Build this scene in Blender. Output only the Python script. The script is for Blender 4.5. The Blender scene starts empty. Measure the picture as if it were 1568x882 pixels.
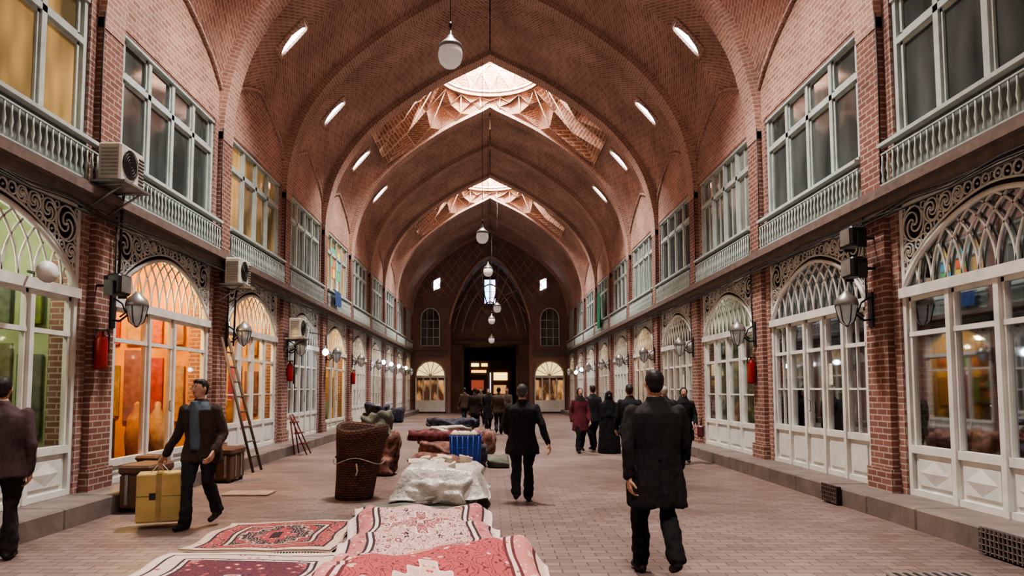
import bpy, bmesh, math, random
from mathutils import Vector, Matrix, noise
from mathutils.bvhtree import BVHTree
random.seed(7)
W=5.5
L=4.48
def P(n): return 10.02+L*n
N0,N1=-4,9
YS,YE=P(N0),P(N1)
CUR=0.25
DOMES=(-3,0,3,6)
OH=1.80   # half opening width
# ------------------------------------------------------------------ materials
def nt(name):
    m=bpy.data.materials.new(name); m.use_nodes=True
    t=m.node_tree; t.nodes.clear()
    o=t.nodes.new('ShaderNodeOutputMaterial')
    return m,t,o
def nd(t,ty,**k):
    n=t.nodes.new(ty)
    for a,b in k.items():
        if a in n.inputs.keys(): n.inputs[a].default_value=b
        else: setattr(n,a,b)
    return n
def c4(c): return (c[0],c[1],c[2],1.0)
def mixc(t,f,a,b,mode='MIX'):
    n=t.nodes.new('ShaderNodeMix'); n.data_type='RGBA'; n.blend_type=mode
    for i,v in ((0,f),(6,a),(7,b)):
        if hasattr(v,'is_linked') or isinstance(v,bpy.types.NodeSocket): t.links.new(v,n.inputs[i])
        else: n.inputs[i].default_value=v if i==0 else c4(v)
    return n.outputs[2]
def mth(t,op,a,b=None,c=None):
    n=t.nodes.new('ShaderNodeMath'); n.operation=op
    for i,v in ((0,a),(1,b),(2,c)):
        if v is None: continue
        if isinstance(v,bpy.types.NodeSocket): t.links.new(v,n.inputs[i])
        else: n.inputs[i].default_value=v
    return n.outputs[0]
def simple(name,col,rough=0.6,metal=0.0,var=0.18,nscale=6,bump=0.0,emis=None,estr=0,spec=0.4):
    m,t,o=nt(name)
    p=nd(t,'ShaderNodeBsdfPrincipled'); p.inputs['Roughness'].default_value=rough
    p.inputs['Metallic'].default_value=metal; p.inputs['Specular IOR Level'].default_value=spec
    tc=nd(t,'ShaderNodeTexCoord'); nz=nd(t,'ShaderNodeTexNoise'); nz.inputs['Scale'].default_value=nscale; nz.inputs['Detail'].default_value=5
    t.links.new(tc.outputs['Object'],nz.inputs['Vector'])
    a=tuple(min(1,x*(1+var)) for x in col); b=tuple(x*max(0,1-var*1.6) for x in col)
    f=mth(t,'MULTIPLY_ADD',nz.outputs['Fac'],2.4,-0.7)
    f.node.use_clamp=True
    t.links.new(mixc(t,f,a,b),p.inputs['Base Color'])
    if bump:
        bp=nd(t,'ShaderNodeBump'); bp.inputs['Strength'].default_value=bump; bp.inputs['Distance'].default_value=0.02
        n2=nd(t,'ShaderNodeTexNoise'); n2.inputs['Scale'].default_value=nscale*4; t.links.new(tc.outputs['Object'],n2.inputs['Vector'])
        t.links.new(n2.outputs['Fac'],bp.inputs['Height']); t.links.new(bp.outputs[0],p.inputs['Normal'])
    if emis:
        p.inputs['Emission Color'].default_value=c4(emis); p.inputs['Emission Strength'].default_value=estr
    t.links.new(p.outputs[0],o.inputs[0]); return m
def emit(name,col,s):
    m,t,o=nt(name); e=nd(t,'ShaderNodeEmission'); e.inputs[0].default_value=c4(col); e.inputs[1].default_value=s
    t.links.new(e.outputs[0],o.inputs[0]); return m
def brick(name,c1,c2,mortar,bw=0.24,rh=0.075,ms=0.010,rough=0.85,bump=0.5,big=0.35,bigs=.7,rvar=0):
    m,t,o=nt(name)
    p=nd(t,'ShaderNodeBsdfPrincipled'); p.inputs['Roughness'].default_value=rough; p.inputs['Specular IOR Level'].default_value=0.3
    uv=nd(t,'ShaderNodeUVMap')
    b=nd(t,'ShaderNodeTexBrick'); b.inputs['Scale'].default_value=1; b.inputs['Brick Width'].default_value=bw; b.inputs['Row Height'].default_value=rh
    b.inputs['Mortar Size'].default_value=ms; b.inputs['Mortar Smooth'].default_value=0.3; b.inputs['Bias'].default_value=-0.1
    b.inputs['Color1'].default_value=c4(c1); b.inputs['Color2'].default_value=c4(c2); b.inputs['Mortar'].default_value=c4(mortar)
    t.links.new(uv.outputs[0],b.inputs['Vector'])
    tc=nd(t,'ShaderNodeTexCoord')
    n1=nd(t,'ShaderNodeTexNoise'); n1.inputs['Scale'].default_value=bigs; n1.inputs['Detail'].default_value=6; t.links.new(tc.outputs['Object'],n1.inputs['Vector'])
    f=mth(t,'MULTIPLY_ADD',n1.outputs['Fac'],2.2,-0.6); f.node.use_clamp=True
    dark=mixc(t,1.0,b.outputs['Color'],tuple(1-big for _ in range(3)),'MULTIPLY')
    t.links.new(mixc(t,f,dark,b.outputs['Color']),p.inputs['Base Color'])
    if rvar: t.links.new(mth(t,'MULTIPLY_ADD',f,rvar,rough-rvar*.5),p.inputs['Roughness'])
    bp=nd(t,'ShaderNodeBump'); bp.inputs['Strength'].default_value=bump; bp.inputs['Distance'].default_value=0.012; bp.invert=True
    t.links.new(b.outputs['Fac'],bp.inputs['Height']); t.links.new(bp.outputs[0],p.inputs['Normal'])
    t.links.new(p.outputs[0],o.inputs[0]); return m
def glassmat(name,tint,refl=0.04,rough=0.03):
    m,t,o=nt(name); tr=nd(t,'ShaderNodeBsdfTransparent'); tr.inputs[0].default_value=c4(tint)
    g=nd(t,'ShaderNodeBsdfGlossy'); g.inputs['Roughness'].default_value=rough; g.inputs['Color'].default_value=(0.9,0.95,1,1)
    lw=nd(t,'ShaderNodeLayerWeight'); lw.inputs[0].default_value=0.2
    f=mth(t,'MULTIPLY_ADD',lw.outputs['Fresnel'],0.4,refl); f.node.use_clamp=True
    mx=nd(t,'ShaderNodeMixShader'); t.links.new(f,mx.inputs[0]); t.links.new(tr.outputs[0],mx.inputs[1]); t.links.new(g.outputs[0],mx.inputs[2])
    t.links.new(mx.outputs[0],o.inputs[0]); return m
def rugmat(name,field,medal,border,line,sx,sy,seed=0.0,cream=(0.60,0.50,0.40)):
    m,t,o=nt(name); p=nd(t,'ShaderNodeBsdfPrincipled'); p.inputs['Roughness'].default_value=0.95; p.inputs['Specular IOR Level'].default_value=0.1
    uv=nd(t,'ShaderNodeUVMap'); sp=nd(t,'ShaderNodeSeparateXYZ'); t.links.new(uv.outputs[0],sp.inputs[0])
    u,v=sp.outputs[0],sp.outputs[1]
    cu=mth(t,'MULTIPLY',mth(t,'SUBTRACT',u,0.5),sx); cv=mth(t,'MULTIPLY',mth(t,'SUBTRACT',v,0.5),sy)
    au=mth(t,'ABSOLUTE',cu); av=mth(t,'ABSOLUTE',cv)
    eu=mth(t,'SUBTRACT',sx/2,au); ev=mth(t,'SUBTRACT',sy/2,av)
    e=mth(t,'MINIMUM',eu,ev)
    cx=nd(t,'ShaderNodeCombineXYZ'); t.links.new(au,cx.inputs[0]); t.links.new(av,cx.inputs[1]); cx.inputs[2].default_value=seed
    vo=nd(t,'ShaderNodeTexVoronoi'); vo.inputs['Scale'].default_value=9; t.links.new(cx.outputs[0],vo.inputs[0])
    vo2=nd(t,'ShaderNodeTexVoronoi'); vo2.inputs['Scale'].default_value=17; t.links.new(cx.outputs[0],vo2.inputs[0])
    wv=nd(t,'ShaderNodeTexWave'); wv.inputs['Scale'].default_value=3.0; wv.inputs['Distortion'].default_value=9; wv.inputs['Detail'].default_value=2; wv.inputs['Detail Scale'].default_value=3; t.links.new(cx.outputs[0],wv.inputs[0])
    vine=mth(t,'COMPARE',wv.outputs['Fac'],0.5,0.13)
    fl=mth(t,'LESS_THAN',vo.outputs['Distance'],0.28); fli=mth(t,'LESS_THAN',vo.outputs['Distance'],0.13); fs=mth(t,'LESS_THAN',vo2.outputs['Distance'],0.22)
    md=mth(t,'ADD',mth(t,'MULTIPLY',au,1.5),av)
    md=mth(t,'ADD',md,mth(t,'MULTIPLY',mth(t,'SINE',mth(t,'MULTIPLY',mth(t,'SUBTRACT',au,av),26.0)),0.05))
    fld=mixc(t,vine,field,line); fld=mixc(t,fl,fld,medal); fld=mixc(t,fli,fld,cream)
    m1=mixc(t,fs,medal,field); m1=mixc(t,vine,m1,cream)
    fld=mixc(t,mth(t,'LESS_THAN',md,0.66),fld,cream)
    fld=mixc(t,mth(t,'LESS_THAN',md,0.62),fld,m1)
    fld=mixc(t,mth(t,'LESS_THAN',md,0.36),fld,line)
    fld=mixc(t,mth(t,'LESS_THAN',md,0.33),fld,mixc(t,fs,field,cream))
    fld=mixc(t,mth(t,'LESS_THAN',md,0.14),fld,line)
    cor=mth(t,'ADD',mth(t,'MULTIPLY',eu,1.3),ev)
    fld=mixc(t,mth(t,'LESS_THAN',cor,0.98),fld,m1)
    bd=mixc(t,fs,border,cream); bd=mixc(t,fl,bd,medal); bd=mixc(t,fli,bd,cream)
    c=mixc(t,mth(t,'LESS_THAN',e,0.36),fld,line)
    c=mixc(t,mth(t,'LESS_THAN',e,0.335),c,mixc(t,fs,cream,field))
    c=mixc(t,mth(t,'LESS_THAN',e,0.30),c,line)
    c=mixc(t,mth(t,'LESS_THAN',e,0.275),c,bd)
    c=mixc(t,mth(t,'LESS_THAN',e,0.125),c,line)
    c=mixc(t,mth(t,'LESS_THAN',e,0.10),c,mixc(t,fs,cream,border))
    c=mixc(t,mth(t,'LESS_THAN',e,0.035),c,cream)
    nz2=nd(t,'ShaderNodeTexNoise'); nz2.inputs['Scale'].default_value=50; t.links.new(cx.outputs[0],nz2.inputs[0])
    c=mixc(t,mth(t,'MULTIPLY',nz2.outputs['Fac'],0.2),c,(0.24,0.18,0.16))
    t.links.new(c,p.inputs['Base Color'])
    bp=nd(t,'ShaderNodeBump'); bp.inputs['Strength'].default_value=0.4; bp.inputs['Distance'].default_value=0.01
    t.links.new(nz2.outputs['Fac'],bp.inputs['Height']); t.links.new(bp.outputs[0],p.inputs['Normal'])
    t.links.new(p.outputs[0],o.inputs[0]); return m

M={}
M['vault']=brick('vault_brick',(0.55,0.32,0.26),(0.34,0.18,0.145),(0.72,0.55,0.47),rh=0.09,ms=0.014,bump=1.0,big=.45)
M['rib']=brick('rib_brick',(0.56,0.34,0.28),(0.42,0.235,0.19),(0.70,0.56,0.49),bw=0.22,rh=0.08,ms=.013,bump=.8)
M['wallb']=brick('wall_brick',(0.35,0.18,0.15),(0.24,0.118,0.096),(0.48,0.39,0.35),rh=0.08,ms=0.012)
M['pil']=brick('pilaster_brick',(0.29,0.135,0.108),(0.19,0.084,0.068),(0.46,0.37,0.33),rh=0.085,ms=0.012)
M['dome']=brick('dome_brick',(0.40,0.215,0.15),(0.26,0.125,0.085),(0.62,0.43,0.33),rh=.085,ms=.016,bump=1.0)
M['endb']=brick('end_brick',(0.27,0.165,0.14),(0.19,0.11,0.09),(0.42,0.33,0.3))
M['floor']=brick('floor_paving',(0.255,0.185,0.165),(0.175,0.125,0.112),(0.095,0.068,0.062),bw=0.26,rh=0.13,ms=0.007,rough=0.46,bump=0.4,big=0.45,bigs=.5,rvar=.3)
M['curb']=simple('curb_stone',(0.16,0.13,0.12),0.6,bump=0.3,nscale=3)
M['white']=simple('white_paint',(0.68,0.68,0.65),0.45,nscale=4,var=0.10)
M['teal']=simple('pale_teal_paint',(0.48,0.56,0.54),0.5,nscale=4,var=0.12)
M['railback']=simple('railing_back_paint',(0.19,0.22,0.21),0.6,nscale=4,var=0.2)
M['iron']=simple('cast_iron_paint',(0.66,0.67,0.64),0.5,var=0.12)
M['dark']=simple('dark_panel',(0.022,0.018,0.016),0.7)
M['cream']=simple('cream_mortar',(0.72,0.56,0.46),0.8)
M['cream2']=simple('cream_wool',(0.60,0.52,0.42),0.9)
M['beam']=simple('cornice_paint',(0.17,0.13,0.115),0.65,bump=0.2)
M['black']=simple('black_metal',(0.02,0.02,0.022),0.45)
M['steel']=simple('grey_metal',(0.30,0.30,0.29),0.4,metal=0.6)
M['ac']=simple('ac_casing',(0.55,0.52,0.45),0.5,var=0.08)
M['wood']=simple('dark_wood',(0.10,0.05,0.03),0.55,nscale=5,bump=0.2)
M['wood2']=simple('ladder_wood',(0.11,0.075,0.06),0.7)
M['red']=simple('red_enamel',(0.26,0.015,0.015),0.35)
M['rust']=simple('dark_red_paint',(0.12,0.02,0.018),0.5)
M['glass']=glassmat('door_glass',(0.88,0.91,0.88))
M['paper']=simple('paper_notice',(0.7,0.68,0.6),0.8,nscale=30,var=.3)
def wingl(name,a,b,es=0.0,k=4.0,sc=1.2):
    m,t,o=nt(name); p=nd(t,'ShaderNodeBsdfPrincipled'); p.inputs['Roughness'].default_value=0.07; p.inputs['Specular IOR Level'].default_value=0.5
    tc=nd(t,'ShaderNodeTexCoord'); oi=nd(t,'ShaderNodeObjectInfo')
    mp=nd(t,'ShaderNodeMapping'); mp.inputs['Scale'].default_value=(1,1.4,.45); t.links.new(tc.outputs['Object'],mp.inputs[0])
    n=nd(t,'ShaderNodeTexNoise'); n.noise_dimensions='4D'; n.inputs['Scale'].default_value=sc; n.inputs['Detail'].default_value=2
    t.links.new(mp.outputs[0],n.inputs['Vector']); t.links.new(mth(t,'MULTIPLY',oi.outputs['Random'],20.0),n.inputs['W'])
    f=mth(t,'MULTIPLY_ADD',n.outputs['Fac'],k,.5-.5*k-.1); f.node.use_clamp=True
    c=mixc(t,f,a,b); t.links.new(c,p.inputs['Base Color'])
    if es: t.links.new(c,p.inputs['Emission Color']); p.inputs['Emission Strength'].default_value=es
    t.links.new(p.outputs[0],o.inputs[0]); return m
M['wdark']=wingl('window_glass_dark',(0.035,0.045,0.045),(0.10,0.12,0.12))
M['wwarm']=wingl('window_glass_warm',(0.10,0.08,0.04),(0.62,0.40,0.16),0.25)
M['wlit']=wingl('window_glass_curtain',(0.07,0.09,0.085),(0.30,0.33,0.30))
M['slot']=emit('skylight_pane',(0.92,0.96,1.0),12)
M['globe']=simple('lamp_globe',(0.80,0.78,0.75),0.25,var=0.03,emis=(1,0.97,0.92),estr=0.15)
M['lampglass']=simple('lantern_glass',(0.50,0.53,0.53),0.2,emis=(1,1,1),estr=0.05)
M['bulb']=emit('bulb',(1.0,0.88,0.65),22)
M['bulbw']=emit('bulb_white',(0.8,0.95,1.0),40)

# ------------------------------------------------------------------ builder
class B:
    def __init__(s,T=None):
        s.v=[];s.f=[];s.m=[];s.uv=[];s.mats=[];s.sm=[];s.T=T
    def mi(s,k):
        mat=M[k] if isinstance(k,str) else k
        if mat not in s.mats: s.mats.append(mat)
        return s.mats.index(mat)
    def add(s,pts,faces,mat,uvs=None,smooth=False,raw=False):
        b=len(s.v)
        for p in pts:
            s.v.append(tuple(s.T(*p)) if (s.T and not raw) else tuple(p))
        k=s.mi(mat)
        for i,f in enumerate(faces):
            s.f.append([b+j for j in f]); s.m.append(k); s.sm.append(smooth)
            s.uv.append(uvs[i] if uvs else None)
    def face(s,pts,mat,uv=None): s.add(pts,[list(range(len(pts)))],mat,[uv] if uv else None)
    def box(s,a,b,mat):
        x0,y0,z0=a;x1,y1,z1=b
        s.add([(x0,y0,z0),(x1,y0,z0),(x1,y1,z0),(x0,y1,z0),(x0,y0,z1),(x1,y0,z1),(x1,y1,z1),(x0,y1,z1)],
              [(3,2,1,0),(4,5,6,7),(0,1,5,4),(1,2,6,5),(2,3,7,6),(3,0,4,7)],mat)
    def bbox(s,a,b,mat,r=0.02):
        x0,y0,z0=a;x1,y1,z1=b
        def ring(z,i): return [(x0+i,y0+r,z),(x0+r,y0+i,z),(x1-r,y0+i,z),(x1-i,y0+r,z),(x1-i,y1-r,z),(x1-r,y1-i,z),(x0+r,y1-i,z),(x0+i,y1-r,z)]
        rs=[ring(z0,r*0.9),ring(z0+r,0),ring(z1-r,0),ring(z1,r*0.9)]
        s.rings(rs,mat)
    def rings(s,rs,mat,closed=True,caps=True,smooth=False):
        n=len(rs[0]); pts=[p for r in rs for p in r]; fs=[]
        for i in range(len(rs)-1):
            for j in range(n if closed else n-1):
                k=(j+1)%n
                fs.append((i*n+j,i*n+k,(i+1)*n+k,(i+1)*n+j))
        if caps: fs.append(tuple(range(n))[::-1]); fs.append(tuple((len(rs)-1)*n+j for j in range(n)))
        s.add(pts,fs,mat,smooth=smooth)
    def tube(s,pts,r,mat,n=6,closed=False,smooth=True,ry=None):
        pts=[Vector(p) for p in pts]; N=len(pts); rs=[]
        for i,p in enumerate(pts):
            if closed: d=pts[(i+1)%N]-pts[i-1]
            else: d=pts[min(i+1,N-1)]-pts[max(i-1,0)]
            d=d.normalized() if d.length>1e-9 else Vector((0,0,1))
            up=Vector((0,1,0)) if abs(d.y)<0.9 else Vector((1,0,0))
            a=d.cross(up).normalized(); b=d.cross(a).normalized()
            rr=r[i] if isinstance(r,(list,tuple)) else r
            rs.append([p+a*math.cos(2*math.pi*k/n+math.pi/n)*rr+b*math.sin(2*math.pi*k/n+math.pi/n)*(rr if ry is None else ry) for k in range(n)])
        if closed: rs.append(rs[0]); s.rings(rs,mat,caps=False,smooth=smooth)
        else: s.rings(rs,mat,smooth=smooth)
    def lathe(s,prof,c,mat,n=16,smooth=True):
        rs=[[(c[0]+r*math.cos(2*math.pi*k/n),c[1]+r*math.sin(2*math.pi*k/n),c[2]+z) for k in range(n)] for r,z in prof]
        s.rings(rs,mat,smooth=smooth)
    def mesh(s,name):
        me=bpy.data.meshes.new(name); me.from_pydata(s.v,[],s.f)
        for m in s.mats: me.materials.append(m)
        me.polygons.foreach_set('material_index',s.m); me.polygons.foreach_set('use_smooth',s.sm)
        uvl=me.uv_layers.new(name='UVMap')
        for pi,p in enumerate(me.polygons):
            u=s.uv[pi]
            n=p.normal
            for k,li in enumerate(p.loop_indices):
                if u: uvl.data[li].uv=u[k]
                else:
                    c=me.vertices[me.loops[li].vertex_index].co
                    ax=max(range(3),key=lambda i:abs(n[i]))
                    uvl.data[li].uv=(c.y,c.z) if ax==0 else ((c.x,c.z) if ax==1 else (c.x,c.y))
        me.update(); return me
    def build(s,name,loc=(0,0,0),parent=None,rot=0):
        return inst(name,s.mesh(name),loc,parent,rot)
def inst(name,me,loc=(0,0,0),parent=None,rot=0):
    o=bpy.data.objects.new(name,me); bpy.context.scene.collection.objects.link(o); o.location=loc; o.rotation_euler=(0,0,rot)
    if parent: o.parent=parent
    return o
def emp(nm):
    o=bpy.data.objects.new(nm,None); bpy.context.scene.collection.objects.link(o); return o
def sideT(s): return lambda u,w,v:(s*(W-w),u,v)

# ------------------------------------------------------------------ arch profile
CP=[(5.5,6.7),(5.42,7.6),(5.1,8.75),(4.45,9.8),(3.5,10.75),(1.9,11.88),(0,12.85)]
def catmull(cp,k=8):
    out=[]; q=[cp[0]]+cp+[(2*cp[-1][0]-cp[-2][0],2*cp[-1][1]-cp[-2][1])]
    q[0]=(2*cp[0][0]-cp[1][0],2*cp[0][1]-cp[1][1])
    for i in range(1,len(q)-2):
        for j in range(k):
            t=j/k; r=[]
            for d in (0,1):
                a,b,c,e=q[i-1][d],q[i][d],q[i+1][d],q[i+2][d]
                r.append(0.5*((2*b)+(-a+c)*t+(2*a-5*b+4*c-e)*t*t+(-a+3*b-3*c+e)*t**3))
            out.append(tuple(r))
    out.append(cp[-1]); return out
PR=catmull(CP,6)
def nrm(pr):
    ns=[]
    for i in range(len(pr)):
        a=pr[max(i-1,0)];b=pr[min(i+1,len(pr)-1)]
        dx,dz=b[0]-a[0],b[1]-a[1]; l=math.hypot(dx,dz); ns.append((dz/l,-dx/l))
    return ns
NR=nrm(PR)
def off(o):
    return [(x+n[0]*(o(i/(len(PR)-1)) if callable(o) else o),z+n[1]*(o(i/(len(PR)-1)) if callable(o) else o)) for i,((x,z),n) in enumerate(zip(PR,NR))]
def clean(pl): return [(max(x,0.0),z) for x,z in pl]
def zprof(x):
    x=abs(x)
    for a,b in zip(PR[:-1],PR[1:]):
        if b[0]<=x<=a[0]:
            t=(a[0]-x)/(a[0]-b[0]+1e-9); return a[1]+(b[1]-a[1])*t
    return PR[0][1]
def clipx(pl,xmax,xmin,K):
    out=[]
    for a,b in zip(pl[:-1],pl[1:]):
        if a[0]>xmax and b[0]<=xmax:
            t=(a[0]-xmax)/(a[0]-b[0]); out=[(xmax,a[1]+(b[1]-a[1])*t)]
        if not out and a[0]<=xmax: out=[a]
        if out:
            if b[0]>=xmin: out.append(b)
            else:
                if a[0]>xmin:
                    t=(a[0]-xmin)/(a[0]-b[0]); out.append((xmin,a[1]+(b[1]-a[1])*t))
                break
    ls=[0]
    for a,b in zip(out[:-1],out[1:]): ls.append(ls[-1]+math.hypot(a[0]-b[0],a[1]-b[1]))
    res=[]
    for k in range(K):
        d=ls[-1]*k/(K-1); i=0
        while i<len(ls)-2 and ls[i+1]<d: i+=1
        t=(d-ls[i])/(ls[i+1]-ls[i]+1e-9); a,b=out[i],out[i+1]
        res.append((a[0]+(b[0]-a[0])*t,a[1]+(b[1]-a[1])*t,d))
    return res
def bulge(v):
    bv=(1-abs(2*v))**0.75
    return lambda s: 0.04+0.46*bv*max(0,1-s)**0.9
NC=17
def webcol(v,xmin,K): return clipx(clean(off(bulge(v))),W,xmin,K)
for sgn,nm in ((-1,'left'),(1,'right')):
    cb=B(); wb=B()
    for b in range(N0,N1):
        yc=(P(b)+P(b+1))/2; xmin=4.0 if b in DOMES else 0.0; K=24 if xmin==0 else 12
        cols=[]
        for c in range(NC):
            v=-0.5+c/(NC-1); cols.append((v,webcol(v,xmin,K)))
        pts=[];fs=[];uvs=[]
        for v,col in cols:
            for (x,z,d) in col: pts.append((sgn*x,yc+v*L,z))
        def uvp(ci,k):
            v,col=cols[ci]; a=abs(v)*L; return (v*L,10+col[k][2]+col[0][1]+0.6*a)
        for ci in range(NC-1):
            for k in range(K-1):
                fs.append((ci*K+k,ci*K+k+1,(ci+1)*K+k+1,(ci+1)*K+k)); uvs.append([uvp(ci,k),uvp(ci,k+1),uvp(ci+1,k+1),uvp(ci+1,k)])
        cb.add(pts,fs,'vault',uvs,smooth=True)
        for ci in range(NC-1):
            y0=yc+cols[ci][0]*L; y1=yc+cols[ci+1][0]*L; za=cols[ci][1][0][1]; zb=cols[ci+1][1][0][1]
            wb.face([(sgn*W,y0,7.04),(sgn*W,y1,7.04),(sgn*W,y1,zb+.05),(sgn*W,y0,za+.05)],'vault')
        lp=[(sgn*(W-0.02),yc+v*L,col[0][1]-0.02) for v,col in cols]
        cb.tube(lp,0.05,'rib',n=4)
    cb.build('ceiling_'+nm)
    X=lambda w:sgn*(W-w)
    for b in range(N0,N1):
        yc=(P(b)+P(b+1))/2; y0,y1=P(b),P(b+1)
        for (a,c) in ((y0,yc-OH),(yc+OH,y1)):
            wb.box((X(0),a,0),(X(-0.4),c,7.04),'wallb')
        wb.box((X(-.01),yc-OH,7.0),(X(-0.4),yc+OH,7.3),'wallb')
        wb.box((X(-0.05),yc-OH,4.3),(X(-0.4),yc+OH,5.0),'wallb')
    for n in range(N0,N1+1):
        y=P(n)
        wb.box((X(0.09),y-0.27,0.2),(X(-0.1),y+0.27,6.85),'pil')
        wb.box((X(0.13),y-0.31,0.2),(X(-0.1),y+0.31,0.55),'pil')
    wb.build('wall_'+nm)
rb=B()
inner=clean(off(-0.10)); outer=clean(off(0.35))
inner[-1]=(0,inner[-1][1])
for n in range(N0,N1+1):
    y=P(n); hw=0.27
    full_i=[(-x,z) for x,z in inner]+[(x,z) for x,z in inner[::-1][1:]]
    full_o=[(-x,z) for x,z in outer]+[(x,z) for x,z in outer[::-1][1:]]
    s=0; S=[0]
    for a,c in zip(full_i[:-1],full_i[1:]): s+=math.hypot(a[0]-c[0],a[1]-c[1]); S.append(s)
    for i in range(len(full_i)-1):
        a,c=full_i[i],full_i[i+1]; oa,oc=full_o[i],full_o[i+1]
        rb.face([(a[0],y-hw,a[1]),(c[0],y-hw,c[1]),(c[0],y+hw,c[1]),(a[0],y+hw,a[1])],'rib',[(-hw,S[i]),(-hw,S[i+1]),(hw,S[i+1]),(hw,S[i])])
        for yy in (y-hw,y+hw):
            rb.face([(a[0],yy,a[1]),(c[0],yy,c[1]),(oc[0],yy,oc[1]),(oa[0],yy,oa[1])],'rib',[(0,S[i]),(0,S[i+1]),(.5,S[i+1]),(.5,S[i])])
rb.build('ceiling_arch_ribs')
# domes
db=B()
for b in DOMES:
    yc=(P(b)+P(b+1))/2; hx,hy=4.05,L/2-.27; n=32
    L0=[]
    def ring(rx,ry,z,alt=0,az=0):
        return [((rx-(alt if k%2 else 0))*math.cos(2*math.pi*k/n),yc+(ry-(alt if k%2 else 0))*math.sin(2*math.pi*k/n),z+(az if k%2 else 0)) for k in range(n)]
    for k in range(n):
        c,s_=math.cos(2*math.pi*k/n),math.sin(2*math.pi*k/n)
        q=min(hx/abs(c) if abs(c)>1e-6 else 1e9,hy/abs(s_) if abs(s_)>1e-6 else 1e9)
        x,y=q*c,q*s_; L0.append((x,yc+y,zprof(x)+(0.02 if abs(abs(y)-hy)<.01 else 0.1)))
    r2=ring(2.02,1.88,13.1)
    def lerp(a,c,t): return tuple(a[i]+(c[i]-a[i])*t for i in range(3))
    m1=[];m2=[]
    for k in range(n):
        p=lerp(L0[k],r2[k],0.36); m1.append((p[0]*(0.93 if k%2 else 1.04),p[1],p[2]+(-0.08 if k%2 else 0.36)))
        p=lerp(L0[k],r2[k],0.7); m2.append((p[0]*(1.04 if k%2 else .96),p[1],p[2]+(0.32 if k%2 else -.04)))
    rings_=[L0,m1,m2,r2,ring(1.9,1.78,13.12),ring(1.9,1.78,13.3),ring(2.05,1.92,13.34),ring(2.02,1.9,13.8,0.28,0.28),ring(1.8,1.75,14.4,0.0),ring(1.1,1.1,15.2),ring(1.08,1.08,15.7)]
    # every course gets explicit UVs (around, up) so the brickwork follows the facets
    up=0
    for i in range(len(rings_)-1):
        A_,C_=rings_[i],rings_[i+1]; h=sum((Vector(A_[k])-Vector(C_[k])).length for k in range(n))/n
        r0=sum(math.hypot(A_[k][0],A_[k][1]-yc) for k in range(n))/n
        for k in range(n):
            k2=(k+1)%n; w0=2*math.pi*r0/n
            db.face([A_[k],A_[k2],C_[k2],C_[k]],'dome',[(k*w0,up),((k+1)*w0,up),((k+1)*w0,up+h),(k*w0,up+h)])
        up+=h
    db.tube(rings_[5],0.045,'cream',n=6,closed=True)
    for k in range(0,n,2):
        k2=(k+1)%n; kk=(k+2)%n
        for pl in ([L0[k2],m1[k2],r2[k2]],[m1[k],m2[k2],m1[kk]],[L0[k2],m1[k],m2[k]],[m2[k],r2[k2],m2[kk]],[L0[k2],m1[kk]],
                   [rings_[6][k],rings_[7][k2],rings_[8][k]],[rings_[6][kk],rings_[7][k2],rings_[8][kk]],[rings_[8][k],rings_[9][k2]],[rings_[8][kk],rings_[9][k2]]):
            db.tube(pl,0.022,'cream',n=4)
    ld=bpy.data.lights.new('skylight_light','AREA'); ld.shape='DISK'; ld.size=2.0; ld.energy=3600; ld.color=(1.0,0.93,0.86)
    lo=bpy.data.objects.new('skylight_light',ld); bpy.context.scene.collection.objects.link(lo); lo.location=(0,yc,15.5)
db.build('ceiling_domes')
ro=B()  # unseen outer shell, added to stop sky light leaking through vault gaps
ro.box((-9.5,YS-0.2,16),(9.5,YE+10,16.3),'dark'); ro.box((-9.8,YS-0.2,-.3),(-9.5,YE+10,16.3),'dark'); ro.box((9.5,YS-.2,-.3),(9.8,YE+10,16.3),'dark')
ro.build('ceiling_roof')
# skylight slots
sb=B()
for b in (-3,-2,-1,1,2,3,4):
    yc=(P(b)+P(b+1))/2-.35; col=webcol(0,0 if b not in DOMES else 4.0,60)
    i=min(range(len(col)),key=lambda k:abs(col[k][1]-9.95))
    i=max(2,min(57,i))
    a=col[i-2];c=col[i+2]; dx,dz=c[0]-a[0],c[1]-a[1]; l=math.hypot(dx,dz);dx/=l;dz/=l
    nx,nz=dz,-dx
    for s in (-1,1):
        def pt(e,h,o): return (s*(col[i][0]+dx*h-nx*o),yc+e,col[i][1]+dz*h-nz*o)
        hw_,hl=.20,.46
        def oct_(a_,h_,c_,o_): return [pt(-a_+c_,-h_,o_),pt(a_-c_,-h_,o_),pt(a_,-h_+c_,o_),pt(a_,h_-c_,o_),pt(a_-c_,h_,o_),pt(-a_+c_,h_,o_),pt(-a_,h_-c_,o_),pt(-a_,-h_+c_,o_)]
        sb.face(oct_(hw_,hl,.05,.03),'slot')
        A_=oct_(hw_,hl,.05,.0);B_=oct_(hw_+.07,hl+.07,.07,.0);C_=oct_(hw_,hl,.05,.1);D_=oct_(hw_+.07,hl+.07,.07,.1)
        sb.rings([A_,C_,D_,B_],'rib',caps=False)
sb.build('window_skylight_slots')
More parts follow.
